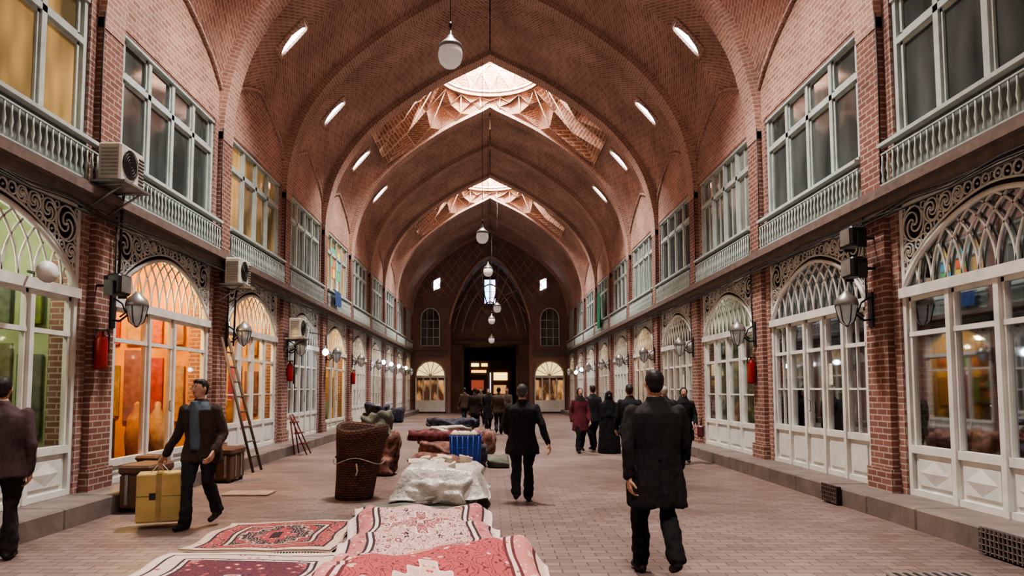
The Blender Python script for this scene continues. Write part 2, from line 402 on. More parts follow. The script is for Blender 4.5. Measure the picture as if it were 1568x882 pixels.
# ------------------------------------------------------------------ floor, curb, cornice
fb=B(); fb.box((-W-.3,YS,-0.2),(W+.3,YE+9,0),'floor'); fb.build('floor')
for s,nm in ((-1,'left'),(1,'right')):
    b=B(); x0,x1=sorted((s*4.93,s*(W+.4)))
    y=YS
    while y<YE:
        b.bbox((x0,y,-0.02),(x1,min(y+1.09,YE)-0.006,CUR+random.uniform(-.008,.008)),'curb',0.02); y+=1.09
    b.build('baseboard_'+nm)
    b=B(sideT(s)); b.box((YS,-.1,4.10),(YE,.16,4.20),'beam'); b.box((YS,-.1,4.20),(YE,.28,4.30),'beam'); b.box((YS,-.1,4.30),(YE,.23,4.36),'curb')
    rnd=random.Random(3)
    for k in range(4):
        pts=[];y=YS
        while y<YE: pts.append((y,.2+k*.02,4.08-k*.04-rnd.uniform(0,.09))); y+=0.8
        b.tube(pts,0.012,'black',n=4)
    for n in range(N0+1,N1):
        b.tube([(P(n)+.2,.12,4.1),(P(n)+.22,.11,3.3),(P(n)+.2,.11,2.9)],.012,'black',n=4)
        b.tube([(P(n)-.3,.12,4.4),(P(n)-.32,.11,5.6),(P(n)-.3,.11,6.9)],.012,'black',n=4)
    b.build('trim_cornice_'+nm)

# ------------------------------------------------------------------ shop doors
AS=OH-.06
def arcv(u,a=1.0): return 2.95+.86*(max(0,1-(abs(u)/AS)**1.75))**.72
def doormesh(s,variant):
    T0=sideT(s)
    b=B(lambda u,w,v:T0(u,w+.05,v))
    def bx(u0,u1,v0,v1,a=-.18,c=-.08,m='white'): b.box((u0,a,v0),(u1,c,v1),m)
    zt=2.84; O=OH; I=OH-.08
    bx(-O,O,zt,zt+.13,-.2,-.03); bx(-O,-I,CUR,4.1); bx(I,O,CUR,4.1); bx(-O,O,4.05,4.1)
    bx(-I,I,CUR,CUR+.08)
    if variant=='A': ms=[-I+2*I*k/5 for k in range(6)]; pv=.92; tv=2.3
    elif variant=='B': ms=[-I,-.62,.30,I]; pv=.55; tv=2.36
    elif variant=='D': ms=[-I+2*I*k/4 for k in range(5)]; pv=.85; tv=2.3
    else: ms=[-I,-.84,0,.84,I]; pv=.85; tv=2.35
    bx(-I,I,pv-.05,pv+.05)
    for i,m_ in enumerate(ms[1:-1]): bx(m_-.04,m_+.04,CUR,zt,-.19,-.06)
    for ci,(a,c) in enumerate(zip(ms[:-1],ms[1:])):
        a+=.04;c-=.04
        bx(a,c,CUR+.08,pv-.05,-.15,-.12)
        e=.07
        bx(a+e,c-e,CUR+.08+e,pv-.05-e,-.13,-.10)
        if variant=='C':
            mu=(a+c)/2;mv=(CUR+.08+pv-.05)/2; du=(c-a)*.36;dv=(pv-CUR)*.26
            b.add([(mu-du,-.10,mv),(mu,-.10,mv-dv),(mu+du,-.10,mv),(mu,-.10,mv+dv),(mu,-.07,mv)],[(0,1,4),(1,2,4),(2,3,4),(3,0,4)],'white')
        for q in (a,c-.045): bx(q,q+.045,pv+.05,zt,-.16,-.10)
        bx(a,c,tv-.03,tv+.03,-.16,-.09); bx(a,c,zt-.05,zt,-.16,-.10)
        if variant=='A' :
            bx(a,c,1.62,1.65,-.15,-.11)
            mu=(a+c)/2
            if ci in (0,4): bx(mu-.013,mu+.013,pv,zt,-.15,-.11)
        if variant=='D': bx(a,c,1.5,1.53,-.15,-.11)
    b.tube([(.1,-.02,1.25),(.1,-.04,1.28),(.1,-.04,1.42),(.1,-.02,1.45)],.012,'steel',n=6)
    if variant in 'AC': bx(-.55,-.3,1.7,2.05,-.134,-.130,'paper')
    b.face([(-I,-.135,CUR+.3),(I,-.135,CUR+.3),(I,-.135,4.06),(-I,-.135,4.06)],'glass')
    def arcpts(off_=0,n=32): return [(u,-.09,arcv(u)+off_) for u in [-AS+2*AS*k/n for k in range(n+1)]]
    b.tube(arcpts(),.038,'white',n=4,ry=.05); b.tube(arcpts(.10),.02,'iron',n=4)
    nb=13
    for k in range(nb):
        u0=-AS+2*AS*k/(nb-1)
        for d in (-1,1):
            pts=[]
            for q in range(18):
                t=q/17; u=u0+d*1.05*(1-math.cos(t*math.pi*.5)); v=2.95+.95*math.sin(t*math.pi*.5)
                if abs(u)<AS and v<=arcv(u): pts.append((u,-.10,v))
                elif pts: break
            if len(pts)>2: b.tube(pts,.017,'white',n=4)
    ns=24
    for sd in (-1,1):
        for k in range(ns):
            a=AS*k/ns;c=AS*(k+1)/ns
            b.face([(sd*a,-.13,arcv(a)),(sd*c,-.13,arcv(c)),(sd*c,-.13,4.06),(sd*a,-.13,4.06)],'dark')
        placed=[]
        def free(u,v,r): return all(math.hypot(u-a,v-c_)>=(r+q)*.97 for a,c_,q in placed)
        def clear(u,v,r):
            if u+r>AS+.02 or v+r>4.05: return False
            for k in range(14):
                t=2*math.pi*k/14; uu=u+r*math.cos(t); vv=v+r*math.sin(t)
                if abs(uu)>AS+.03: return False
                if vv<arcv(min(abs(uu),AS))+.085: return False
            return True
        for r in (.25,.2,.16,.13,.10,.08,.062,.048,.036):
            vv=4.04-r
            while vv>3.05:
                uu=AS-r
                while uu>0:
                    if clear(uu,vv,r) and free(uu,vv,r): placed.append((uu,vv,r))
                    uu-=.02
                vv-=.02
        for (u,v,r) in placed:
            rr_=r*.93
            b.tube([(sd*(u+rr_*math.cos(q*math.pi/7)),-.09,v+rr_*math.sin(q*math.pi/7)) for q in range(14)],.016 if r>.06 else .011,'iron',n=4,closed=True)
            if r>.09:
                for q0 in range(3):
                    sp=[(sd*(u+rr_*(1-q/16)*math.cos(q*.28+q0*2.09)),-.09,v+rr_*(1-q/16)*math.sin(q*.28+q0*2.09)) for q in range(15)]
                    b.tube(sp,.015,'iron',n=4)
                b.lathe([(0.001,-.03),(.03,0),(.001,.03)],(sd*u,-.09,v),'iron',6)
            elif r>.055: b.lathe([(0.001,-.02),(.022,0),(.001,.02)],(sd*u,-.09,v),'iron',6)
    return b.mesh('door_'+variant)
def interior(s,wallcol,seed,name,bulbs=True):
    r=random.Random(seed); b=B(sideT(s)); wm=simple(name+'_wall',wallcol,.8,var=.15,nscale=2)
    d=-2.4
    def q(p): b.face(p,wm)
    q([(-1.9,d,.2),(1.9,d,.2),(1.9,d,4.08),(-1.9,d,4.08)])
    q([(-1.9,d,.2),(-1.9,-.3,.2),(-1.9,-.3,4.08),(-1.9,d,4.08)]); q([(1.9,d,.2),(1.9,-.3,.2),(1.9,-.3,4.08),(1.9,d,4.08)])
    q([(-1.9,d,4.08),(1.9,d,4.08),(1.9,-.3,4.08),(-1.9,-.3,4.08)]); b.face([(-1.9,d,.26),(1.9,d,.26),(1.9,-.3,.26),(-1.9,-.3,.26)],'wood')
    br=sum(wallcol)/3; kk=(.4+br) if bulbs else .13  # shops without bulbs: the dimness is put into the goods colours
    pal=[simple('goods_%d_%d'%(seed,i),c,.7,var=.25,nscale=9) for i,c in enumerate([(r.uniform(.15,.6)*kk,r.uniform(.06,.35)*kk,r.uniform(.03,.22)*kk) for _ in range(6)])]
    for v in (.7,1.2,1.7,2.2,2.7,3.2):
        b.box((-1.8,d+.02,v-.03),(1.8,d+.4,v),'wood')
        u=-1.78
        while u<1.6:
            w=r.uniform(.10,.34);h=r.uniform(.12,.4)
            if r.random()<.88: b.bbox((u,d+.05,v+.001),(u+w-.02,d+.36,v+h),pal[r.randrange(6)],.02)
            u+=w
    for sdu in (-1,1):
        for k in range(4):
            w0=-.5-.42*k
            b.bbox((sdu*1.86-.03,w0-.34,1.0+.1*(k%2)),(sdu*1.86+.03,w0,2.1+.15*(k%3)),pal[(k+seed)%6],.01)
            b.bbox((sdu*1.84-.04,w0-.30,2.5),(sdu*1.84+.04,w0-.02,3.0),pal[(k+2)%6],.01)
    b.bbox((-1.3,-1.5,.26),(.2,-.95,1.15),'wood',.02)
    for k in range(5):
        u=-1.2+k*.28; b.bbox((u,-1.4,1.152),(u+.24,-1.05,1.152+r.uniform(.08,.35)),pal[k],.02)
    for k in range(4): b.lathe([(.02,0),(.16,.04),(.2,.5),(.16,.85),(.05,1.0),(.06,1.1),(.001,1.14)],(.45+.38*k,-.7-.2*(k%2),.27),pal[(k+2)%5],12)
    for u_,w_ in (((-.9,-1.2),(.7,-.9)) if bulbs else ((.9,-1.3),)):
        b.tube([(u_,w_,4.05),(u_,w_,3.25)],.01,'black',n=4); b.lathe([(.01,-.08),(.055,-.05),(.07,0),(.045,.06),(.02,.1)],(u_,w_,3.2 if bulbs else 2.2),'bulb' if bulbs else 'lampglass',10)
    return b.mesh(name)
DM={(s,v):doormesh(s,v) for s in (-1,1) for v in 'ABCD'}
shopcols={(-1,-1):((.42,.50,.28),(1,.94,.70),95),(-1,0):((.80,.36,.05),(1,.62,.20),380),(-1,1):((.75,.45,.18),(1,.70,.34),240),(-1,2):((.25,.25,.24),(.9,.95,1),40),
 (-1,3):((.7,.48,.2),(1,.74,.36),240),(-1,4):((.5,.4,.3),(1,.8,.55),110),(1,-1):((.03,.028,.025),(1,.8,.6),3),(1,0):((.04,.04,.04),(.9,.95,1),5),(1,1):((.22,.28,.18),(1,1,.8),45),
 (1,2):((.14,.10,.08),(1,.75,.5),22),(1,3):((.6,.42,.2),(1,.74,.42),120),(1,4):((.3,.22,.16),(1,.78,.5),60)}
dn=1
for s in (-1,1):
    nm='left' if s<0 else 'right'
    generic=interior(s,(.45,.32,.18),50+s,'shop_interior_generic_'+nm)
    for b_ in range(N0,N1):
        yc=(P(b_)+P(b_+1))/2
        v='A' if b_%2==0 else 'D'
        if (s,b_) in ((-1,0),(-1,3)): v='B'
        if (s,b_) in ((1,-1),(-1,-1),(1,3),(-1,-2),(1,-3)): v='C'
        inst('door_%d'%dn,DM[(s,v)],(0,yc,0)); dn+=1
        if (s,b_) in shopcols:
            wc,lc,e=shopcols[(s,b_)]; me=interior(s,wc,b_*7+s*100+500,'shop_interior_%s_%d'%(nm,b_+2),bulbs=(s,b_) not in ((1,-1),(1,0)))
        else: me=generic; lc=(1,.76,.46); e=95
        inst('shop_interior',me,(0,yc,0))
        ld=bpy.data.lights.new('shop_lamp_light','POINT'); ld.energy=e; ld.color=lc; ld.shadow_soft_size=.12
        lo=bpy.data.objects.new('shop_lamp_light',ld); bpy.context.scene.collection.objects.link(lo); lo.location=(s*(W+1.0),yc+.1,3.55)
# ------------------------------------------------------------------ upper windows + balustrade
def winmesh(s,g,kind=0):
    b=B(sideT(s)); O=OH; I=OH-.09
    def bx(u0,u1,v0,v1,a=-.18,c=-.04,m='teal'): b.box((u0,a,v0),(u1,c,v1),m)
    bx(-O,O,4.98,5.08,-.25,.02); bx(-O,O,6.95,7.02,-.25,-.015); bx(-O,-I,5,7); bx(I,O,5,7)
    ms=[-I,-.86,0,.86,I]
    bx(-I,I,6.32,6.41)
    for m_ in ms[1:-1]: bx(m_-.05,m_+.05,5.05,7)
    for i,(a,c) in enumerate(zip(ms[:-1],ms[1:])):
        a+=.05;c-=.05
        for v0,v1 in ((5.08,6.32),(6.41,6.95)):
            for q in (a,c-.045): bx(q,q+.045,v0,v1,-.13,-.07)
            bx(a,c,v0,v0+.045,-.13,-.07); bx(a,c,v1-.045,v1,-.13,-.07)
        if kind==1:
            mu=(a+c)/2; bx(mu-.02,mu+.02,5.08,6.95,-.12,-.08)
    b.face([(-I,-.10,5.0),(I,-.10,5.0),(I,-.10,7.0),(-I,-.10,7.0)],g)
    return b.mesh('window')
def railmesh(s):
    b=B(sideT(s)); R_=1.94
    b.box((-R_,.08,4.40),(R_,.13,4.43),'teal'); b.box((-R_,.06,4.94),(R_,.16,4.99),'teal'); b.box((-R_,.09,4.84),(R_,.12,4.86),'teal')
    b.box((-OH,-.03,4.36),(OH,-.01,4.98),'railback')
    for k in range(31):
        u=-R_+.04+k*(2*R_-.08)/30
        b.lathe([(.012,0),(.024,.05),(.012,.12),(.026,.2),(.012,.3),(.012,.41)],(u,.105,4.43),'teal',5)
    return b.mesh('railing')
WM={(s,k):winmesh(s,g,kd) for s in (-1,1) for k,(g,kd) in {'d':('wdark',0),'w':('wwarm',0),'c':('wlit',1)}.items()}
RM={s:railmesh(s) for s in (-1,1)}
wn=1
for s in (-1,1):
    for b_ in range(N0,N1):
        yc=(P(b_)+P(b_+1))/2
        k='d'
        if (s,b_) in ((-1,-1),(-1,1),(-1,3)): k='w'
        elif (s,b_) in ((1,1),(-1,5),(1,3),(-1,2)): k='c'
        inst('window_%d'%wn,WM[(s,k)],(0,yc,0)); wn+=1
        inst('balcony_railing',RM[s],(0,yc,0))
b=B(sideT(-1)); yc=(P(3)+P(4))/2
cc=[(.8,.15,.08),(.9,.7,.1),(.1,.4,.6),(.15,.5,.15)]
for i in range(4):
    for j in range(3): b.box((yc-.75+i*.38,-.09,5.6+j*.36),(yc-.75+i*.38+.34,-.08,5.6+j*.36+.32),simple('pane_%d_%d'%(i,j),cc[(i+j*3)%4],.3,emis=cc[(i+j*3)%4],estr=.4))
b.build('window_80')
def cloth(nm,s,y,z0,z1,w,mat):
    b=B(sideT(s)); n=14; rs=[]
    for j in range(7):
        v=z1+(z0-z1)*j/6; rs.append([(y-w/2+w*k/n,.24+.03*math.sin(k*1.4+j*.3)*(.3+j/6),v) for k in range(n+1)])
    b.rings(rs,mat,closed=False,caps=False,smooth=True)
    b.tube([(y-w/2-.05,.22,z1),(y+w/2+.05,.22,z1)],.02,'black'); b.build(nm)
cloth('hanging_green_banner',1,34.5,4.6,6.3,1.0,simple('green_cloth',(.03,.22,.12),.8))
cloth('hanging_blue_cloth',-1,P(3)+1.2,4.5,5.0,1.0,simple('blue_cloth',(.04,.08,.22),.8))
# ------------------------------------------------------------------ end wall
YW=YE
e=B()
def az(x,h,sp,ap):
    t=min(1,abs(x)/h); return sp+(ap-sp)*(1-t**1.7)**.75 if t<1 else sp
H1,SP1,AP1=2.9,6.0,11.0
xs=[-H1+2*H1*k/28 for k in range(29)]
for a,c in zip(xs[:-1],xs[1:]):
    za,zc=az(a,H1,SP1,AP1),az(c,H1,SP1,AP1)
    e.face([(a,YW,za),(c,YW,zc),(c,YW,14),(a,YW,14)],'endb')
    e.face([(a,YW,za),(c,YW,zc),(c,YW+2.6,zc),(a,YW+2.6,za)],'endb')
    e.face([(a,YW+2.6,5.0),(c,YW+2.6,5.0),(c,YW+2.6,zc),(a,YW+2.6,za)],'endb')
for s in (-1,1):
    e.box((s*H1,YW,0),(s*6,YW+.3,14),'endb')
    e.face([(s*H1,YW,0),(s*H1,YW,SP1),(s*H1,YW+2.6,SP1),(s*H1,YW+2.6,0)],'endb')
    e.box((s*2.1,YW+2.5,0),(s*H1,YW+2.7,5.0),'endb')
    e.box((s*2.75,YW-.15,0),(s*3.05,YW+.1,6.2),'pil')
e.tube([(x,YW-.05,az(x,H1,SP1,AP1)) for x in xs],.12,'rib',n=4)
for k in range(9):
    x=-2.6+5.2*k/8
    e.tube([(0,YW+2.5,7.0),(x*.6,YW+2.3,8.6),(x,YW+1.2,az(x,H1,SP1,AP1)-.15),(x,YW+.3,az(x,H1,SP1,AP1)-.05)],.06,'rib',n=4)
for q in (.45,.7,.9):
    e.tube([(x*q,YW+2.5-1.2*q,5.8+(az(x,H1,SP1,AP1)-6.0)*q) for x in xs],.06,'rib',n=4)
for k in range(-9,10):
    for d in (-1,1):
        pts=[]
        for q in range(30):
            x=k*.6+d*q*.12; z=8.2+q*.16
            if abs(x)<5.2 and z<zprof(x)-.2 and (z>az(x,H1,SP1,AP1)+.2): pts.append((x,YW-.03,z))
            elif pts: break
        if len(pts)>2: e.tube(pts,.035,'rib',n=4)
e.build('wall_end')
e=B()
e.box((-6,YW-.2,4.05),(-H1,YW+.1,4.3),'beam'); e.box((H1,YW-.2,4.05),(6,YW+.1,4.3),'beam'); e.box((-H1,YW+2.3,5.0),(H1,YW+2.6,5.25),'beam')
e.build('trim_end_cornice')
e=B()
e.box((-2.6,YW+2.7,-.1),(-2.1,YW+9,5),'endb'); e.box((2.1,YW+2.7,-.1),(2.6,YW+9,5),'endb'); e.box((-2.6,YW+2.7,5),(2.6,YW+9,5.3),'dark'); e.box((-2.6,YW+9,0),(2.6,YW+9.3,5.3),'dark')
e.build('wall_corridor')
e=B(); y=YW+7.5
for x0,x1,z0,z1,c,st in ((-1.5,-.9,3.5,3.75,(1,.75,.35),4),(-.7,-.2,3.5,3.75,(1,.6,.2),3),(-1.5,-.3,3.0,3.2,(1,.5,.15),2.5),(.3,1.4,2.4,3.0,(1,.65,.2),3),(.3,1.3,1.3,2.0,(.8,.4,.12),1.0),(-1.5,-.5,1.6,2.4,(.45,.1,.05),.8),(0.0,.06,1.4,3.0,(.8,.9,1),3)):
    e.box((x0,y,z0),(x1,y+.1,z1),emit('sign',c,st))
e.box((-1.7,y+.1,.05),(1.7,y+.2,4.0),'wood')
e.build('illuminated_shop_signs')
def endwin(x,nm):
    e=B(); g='wdark'
    pts=[(x-.65,4.7),(x-.65,6.6)]+[(x-.65*math.cos(t),6.6+.75*math.sin(t)) for t in [math.pi*k/10 for k in range(1,10)]]+[(x+.65,6.6),(x+.65,4.7)]
    e.face([(p[0],YW-.05,p[1]) for p in pts],g)
    e.tube([(p[0],YW-.07,p[1]) for p in pts],.05,'iron',n=4,closed=True)
    for u in (-.22,.22): e.tube([(x+u,YW-.07,4.7),(x+u,YW-.07,7.2)],.03,'iron',n=4)
    for v in (5.3,5.9,6.5): e.tube([(x-.65,YW-.07,v),(x+.65,YW-.07,v)],.03,'iron',n=4)
    e.build(nm)
endwin(-4.2,'window_90'); endwin(4.2,'window_91')
for i,x in enumerate((-4.15,4.15)):
    e=B(); gm=emit('lit_fanlight_%d'%i,(1,.74,.34),1.4)
    e.box((x-1.05,YW-.1,.1),(x+1.05,YW-.02,2.5),'wood')
    e.face([(x-.95,YW-.11,.9),(x+.95,YW-.11,.9),(x+.95,YW-.11,2.3),(x-.95,YW-.11,2.3)],wingl('lit_door_%d'%i,(.10,.04,.02),(.9,.5,.2),.5,6,2))
    arc=[(x+1.0*math.cos(math.pi*k/14),YW-.1,2.6+1.0*math.sin(math.pi*k/14)) for k in range(15)]
    e.face(arc,gm); e.tube([(p[0],YW-.14,p[2]) for p in arc],.05,'white',n=4)
    for k in range(1,7): e.tube([(x,YW-.14,2.6),(x+1.0*math.cos(math.pi*k/7),YW-.14,2.6+math.sin(math.pi*k/7))],.03,'white',n=4)
    e.box((x-1.05,YW-.18,2.45),(x+1.05,YW-.08,2.62),'white')
    for u in (-1.0,-.5,0,.5,1.0): e.box((x+u-.05,YW-.18,.1),(x+u+.05,YW-.08,2.5),'white')
    e.box((x-1.05,YW-.17,.1),(x+1.05,YW-.09,.9),'white')
    e.build('door_%d'%(90+i))
e=B(); y=YW+2.5
cols=[(.35,.5,1),(.7,.8,1),(.3,.9,.8),(.8,.5,1),(.3,.5,1),(.85,.95,1),(.4,.8,1),(.7,.6,1)]
for r_ in range(4):
    for c_ in range(2):
        e.box((-.40+c_*.41,y,8.0+r_*.45),(-.40+c_*.41+.37,y+.05,8.0+r_*.45+.41),emit('stained_%d%d'%(r_,c_),cols[(r_*2+c_)%8],6))
e.box((-.5,y+.02,7.9),(.5,y+.1,9.9),'black')
e.build('window_stained_glass')
e=B()
for s in (-1,1):
    e.face([(s*3.75-.22,YW-.05,8.6),(s*3.75+.22,YW-.05,8.8),(s*3.75+.22,YW-.05,9.5),(s*3.75-.22,YW-.05,9.3)],'slot')
    e.tube([(s*3.75-.24,YW-.06,8.58),(s*3.75+.24,YW-.06,8.78),(s*3.75+.24,YW-.06,9.52),(s*3.75-.24,YW-.06,9.32)],.04,'rib',n=4,closed=True)
e.build('window_end_slots')

# ------------------------------------------------------------------ lamps
def pendant():
    b=B()
    b.lathe([(.02,-.24),(.10,-.225),(.17,-.16),(.2,-.07),(.205,0),(.19,.08),(.17,.1)],(0,0,0),'globe',20)
    b.lathe([(.18,.08),(.20,.10),(.19,.15),(.12,.21),(.07,.26),(.03,.34),(.02,.4)],(0,0,0),'steel',20)
    b.lathe([(.008,.4),(.008,5.9)],(0,0,0),'black',6)
    b.lathe([(.02,.45),(.03,.5),(.02,.55)],(0,0,0),'black',8)
    return b.mesh('pendant_lamp')
pm=pendant()
for x,y,z in ((-.66,11.6,7.2),(-.25,23.3,6.65),(-.08,30.2,6.65),(.38,37.5,5.9),(0.1,42.5,5.75),(0.1,47,4.9)):
    inst('pendant_lamp',pm,(x,y,z))
def lantern(s):
    b=B(sideT(s)); w=.09
    b.tube([(0,w,2.62),(0,w+.12,2.60),(0,w+.28,2.72),(0,w+.36,2.92),(0,w+.36,3.02)],.018,'black',n=6)
    b.tube([(0,w,2.95),(0,w+.15,2.85),(0,w+.2,2.72),(0,w+.12,2.66)],.014,'black',n=6)
    b.box((-.06,w,2.5),(.06,w+.03,3.0),'black')
    c=(0,w+.36,2.62)
    b.lathe([(.03,.40),(.06,.36),(.14,.29),(.16,.22),(.16,.19)],c,'steel',14)
    b.lathe([(.14,.2),(.12,.08),(.085,-.04),(.03,-.09)],c,'lampglass',14)
    for k in range(6):
        t=k*math.pi/3; b.tube([(c[0]+.15*math.cos(t),c[1]+.15*math.sin(t),c[2]+.2),(c[0]+.10*math.cos(t),c[1]+.10*math.sin(t),c[2]-.03),(c[0],c[1],c[2]-.11)],.008,'black',n=4)
    return b.mesh('wall_lantern')
LMm={s:lantern(s) for s in (-1,1)}
for s in (-1,1):
    for n in range(-1,9): inst('wall_lantern',LMm[s],(0,P(n)+(.2 if s<0 else .1),0))
def ac(s):
    b=B(sideT(s))
    b.bbox((-.33,.25,0),(.33,.56,.52),'ac',.025)
    for k in range(1,6):
        r=.04*k; b.tube([(-.08+r*math.cos(q*math.pi/8),.575,.27+r*math.sin(q*math.pi/8)) for q in range(16)],.006,'black',n=4,closed=True)
    b.face([(-.08+.2*math.cos(q*math.pi/8),.565,.27+.2*math.sin(q*math.pi/8)) for q in range(16)],'black')
    for k in range(8): b.box((-.34,.30,.07+k*.05),(-.328,.52,.09+k*.05),'steel')
    for k in range(8): b.box((.16,.558,.07+k*.05),(.30,.568,.09+k*.05),'black')
    for u in (-.25,.25):
        b.tube([(u,.1,-.05),(u,.6,-.03)],.02,'steel',n=4); b.tube([(u,.1,-.35),(u,.55,-.05)],.016,'steel',n=4)
    b.box((-.36,.17,-.03),(.36,.64,0),'steel')
    b.tube([(.3,.3,.1),(.42,.22,-.2),(.42,.2,-1.2)],.02,'black',n=5)
    return b.mesh('air_conditioner')
A={s:ac(s) for s in (-1,1)}
for y,z in ((9.75,4.42),(14.4,3.72),(19.0,2.98)): inst('air_conditioner',A[-1],(0,y,z))
def flood(s):
    b=B(sideT(s))
    b.tube([(0,.08,0),(0,.32,0)],.02,'black'); b.bbox((-.16,.3,-.13),(.16,.5,.15),'black',.03)
    b.face([(-.13,.505,-.1),(.13,.505,-.1),(.13,.505,.12),(-.13,.505,.12)],'steel')
    for k in range(6): b.box((-.15+.055*k,.27,-.1),(-.13+.055*k,.31,.12),'black')
    b.box((-.2,.3,-.16),(-.175,.42,.05),'black'); b.box((.175,.3,-.16),(.2,.42,.05),'black')
    return b.mesh('floodlight')
F={s:flood(s) for s in (-1,1)}
inst('floodlight',F[1],(0,10.0,3.75)); inst('floodlight',F[1],(0,10.0,3.32)); inst('floodlight',F[-1],(0,9.8,3.05))
def ext(s):
    b=B(sideT(s)); c=(0,.19,0)
    b.lathe([(.03,-.26),(.075,-.25),(.082,-.22),(.082,.14),(.06,.2),(.03,.23),(.03,.27),(.001,.28)],c,'red',14)
    b.tube([(0,.19,.27),(.07,.22,.30),(.1,.24,.22),(.1,.23,-.02)],.012,'black',n=6); b.box((-.02,.09,-.1),(.02,.14,.1),'black')
    b.box((-.03,.12,.27),(.03,.28,.295),'black')
    return b.mesh('fire_extinguisher')
E={s:ext(s) for s in (-1,1)}
inst('fire_extinguisher',E[-1],(0,9.8,2.15)); inst('fire_extinguisher',E[-1],(0,P(2)+.1,2.1)); inst('fire_extinguisher',E[1],(0,14.6,2.0)); inst('fire_extinguisher',E[-1],(0,P(4),2.1))
b=B()
for x,y,z in ((-4.95,21.6,2.75),(-4.95,36,2.9),(-4.95,39,2.9),(-4.95,42.3,2.9),(4.9,41,2.6),(-4.95,33.4,2.9),(4.9,38.5,2.7)):
    b.lathe([(.01,-.1),(.07,-.07),(.1,0),(.07,.07),(.03,.1)],(x,y,z),'bulbw',10); b.tube([(x,y,z+.1),(x,y,z+.5),(x+(.5 if x>0 else -.5),y,z+.6)],.015,'black')
b.build('shopfront_bulbs')
b=B()
prof=[(.02,-.12),(.04,-.08),(.05,0),(.12,.12),(.13,.13),(.001,.10)]
rs=[[(h,r*math.cos(2*math.pi*k/14),r*math.sin(2*math.pi*k/14)) for k in range(14)] for r,h in prof]
b.rings(rs,'white',smooth=True); b.tube([(-.12,0,0),(-.35,0,.05)],.02,'black'); b.build('horn_speaker',(-5.22,8.3,2.98),rot=-.6)

# ------------------------------------------------------------------ ladder, trunks, grilles
b=B()
def rail(p,q): b.tube([p,q],.03,'wood2',n=4)
topL,botL=Vector((-5.25,14.2,2.65)),Vector((-4.55,14.2,0.03))
for dy in (-.25,.25): rail(topL+Vector((0,dy*.7,0)),botL+Vector((0,dy,0)))
for k in range(8):
    t=(k+1)/9; p=topL.lerp(botL,t); w=.25*(.7+.3*t); b.tube([p+Vector((0,-w,0)),p+Vector((0,w,0))],.018,'wood2',n=5)
b.build('wooden_ladder')
b=B(); y0=18.0
for yy in (-.2,.2): b.tube([(-4.95,y0+yy*.7,1.0),(-4.80,y0+yy,.03)],.02,'rust',n=4)
b.tube([(-4.5,y0-.2,.03),(-4.95,y0-.14,1.0),(-4.95,y0+.14,1.0),(-4.5,y0+.2,.03)],.02,'rust',n=4)
for k in range(3): z=.28+k*.26; b.box((-4.70-.12*k,y0-.19,z),(-4.56-.12*k,y0+.19,z+.03),'rust')
b.build('step_ladder')
def trunk(nm,x0,y0,x1,y1,z0,h):
    b=B(); b.bbox((x0,y0,z0+.05),(x1,y1,z0+h*.8),'wood',.02); b.bbox((x0-.02,y0-.02,z0+h*.8+.002),(x1+.02,y1+.02,z0+h),'wood',.03)
    for x in (x0+.05,x1-.05):
        for y in (y0+.05,y1-.05): b.box((x-.03,y-.03,z0),(x+.03,y+.03,z0+.052),'black')
    for y in (y0+(y1-y0)*.3,y0+(y1-y0)*.7): b.box((x1,y-.02,z0+.1),(x1+.015,y+.02,z0+h*.8),'steel')
    for x in (x0+(x1-x0)*.25,x0+(x1-x0)*.75): b.box((x-.02,y0-.012,z0+.1),(x+.02,y0,z0+h*.8),'steel')
    b.build(nm)
trunk('wooden_trunk',-4.9,9.6,-4.5,10.3,0.0,.62); trunk('wooden_trunk',-4.88,12.6,-4.5,13.3,.0,.6)
trunk('wooden_stool',-5.25,10.75,-4.95,11.1,CUR+.01,.38)
for (y0,y1) in ((6.6,7.25),(10.2,10.65)):
    b=B(); b.box((4.86,y0,.02),(4.925,y1,.26),'black')
    n=int((y1-y0)/.06)
    for k in range(n+1): b.box((4.84,y0+k*.06,.02),(4.86,y0+k*.06+.008,.27),'beam')
    for z in (.04,.1,.16,.22): b.box((4.845,y0,z),(4.862,y1,z+.006),'beam')
    b.build('vent_grille')
b=B(); b.bbox((-4.1,11.1,.001),(-3.4,11.55,.03),simple('board',(.30,.21,.15),.8),.008); b.build('wooden_board')
b=B(); b.bbox((3.45,5.9,.001),(4.2,6.4,.03),'beam',.01)
for k in range(8): b.box((3.5+k*.085,5.93,.03),(3.53+k*.085,6.37,.036),'black')
b.build('floor_drain_cover')

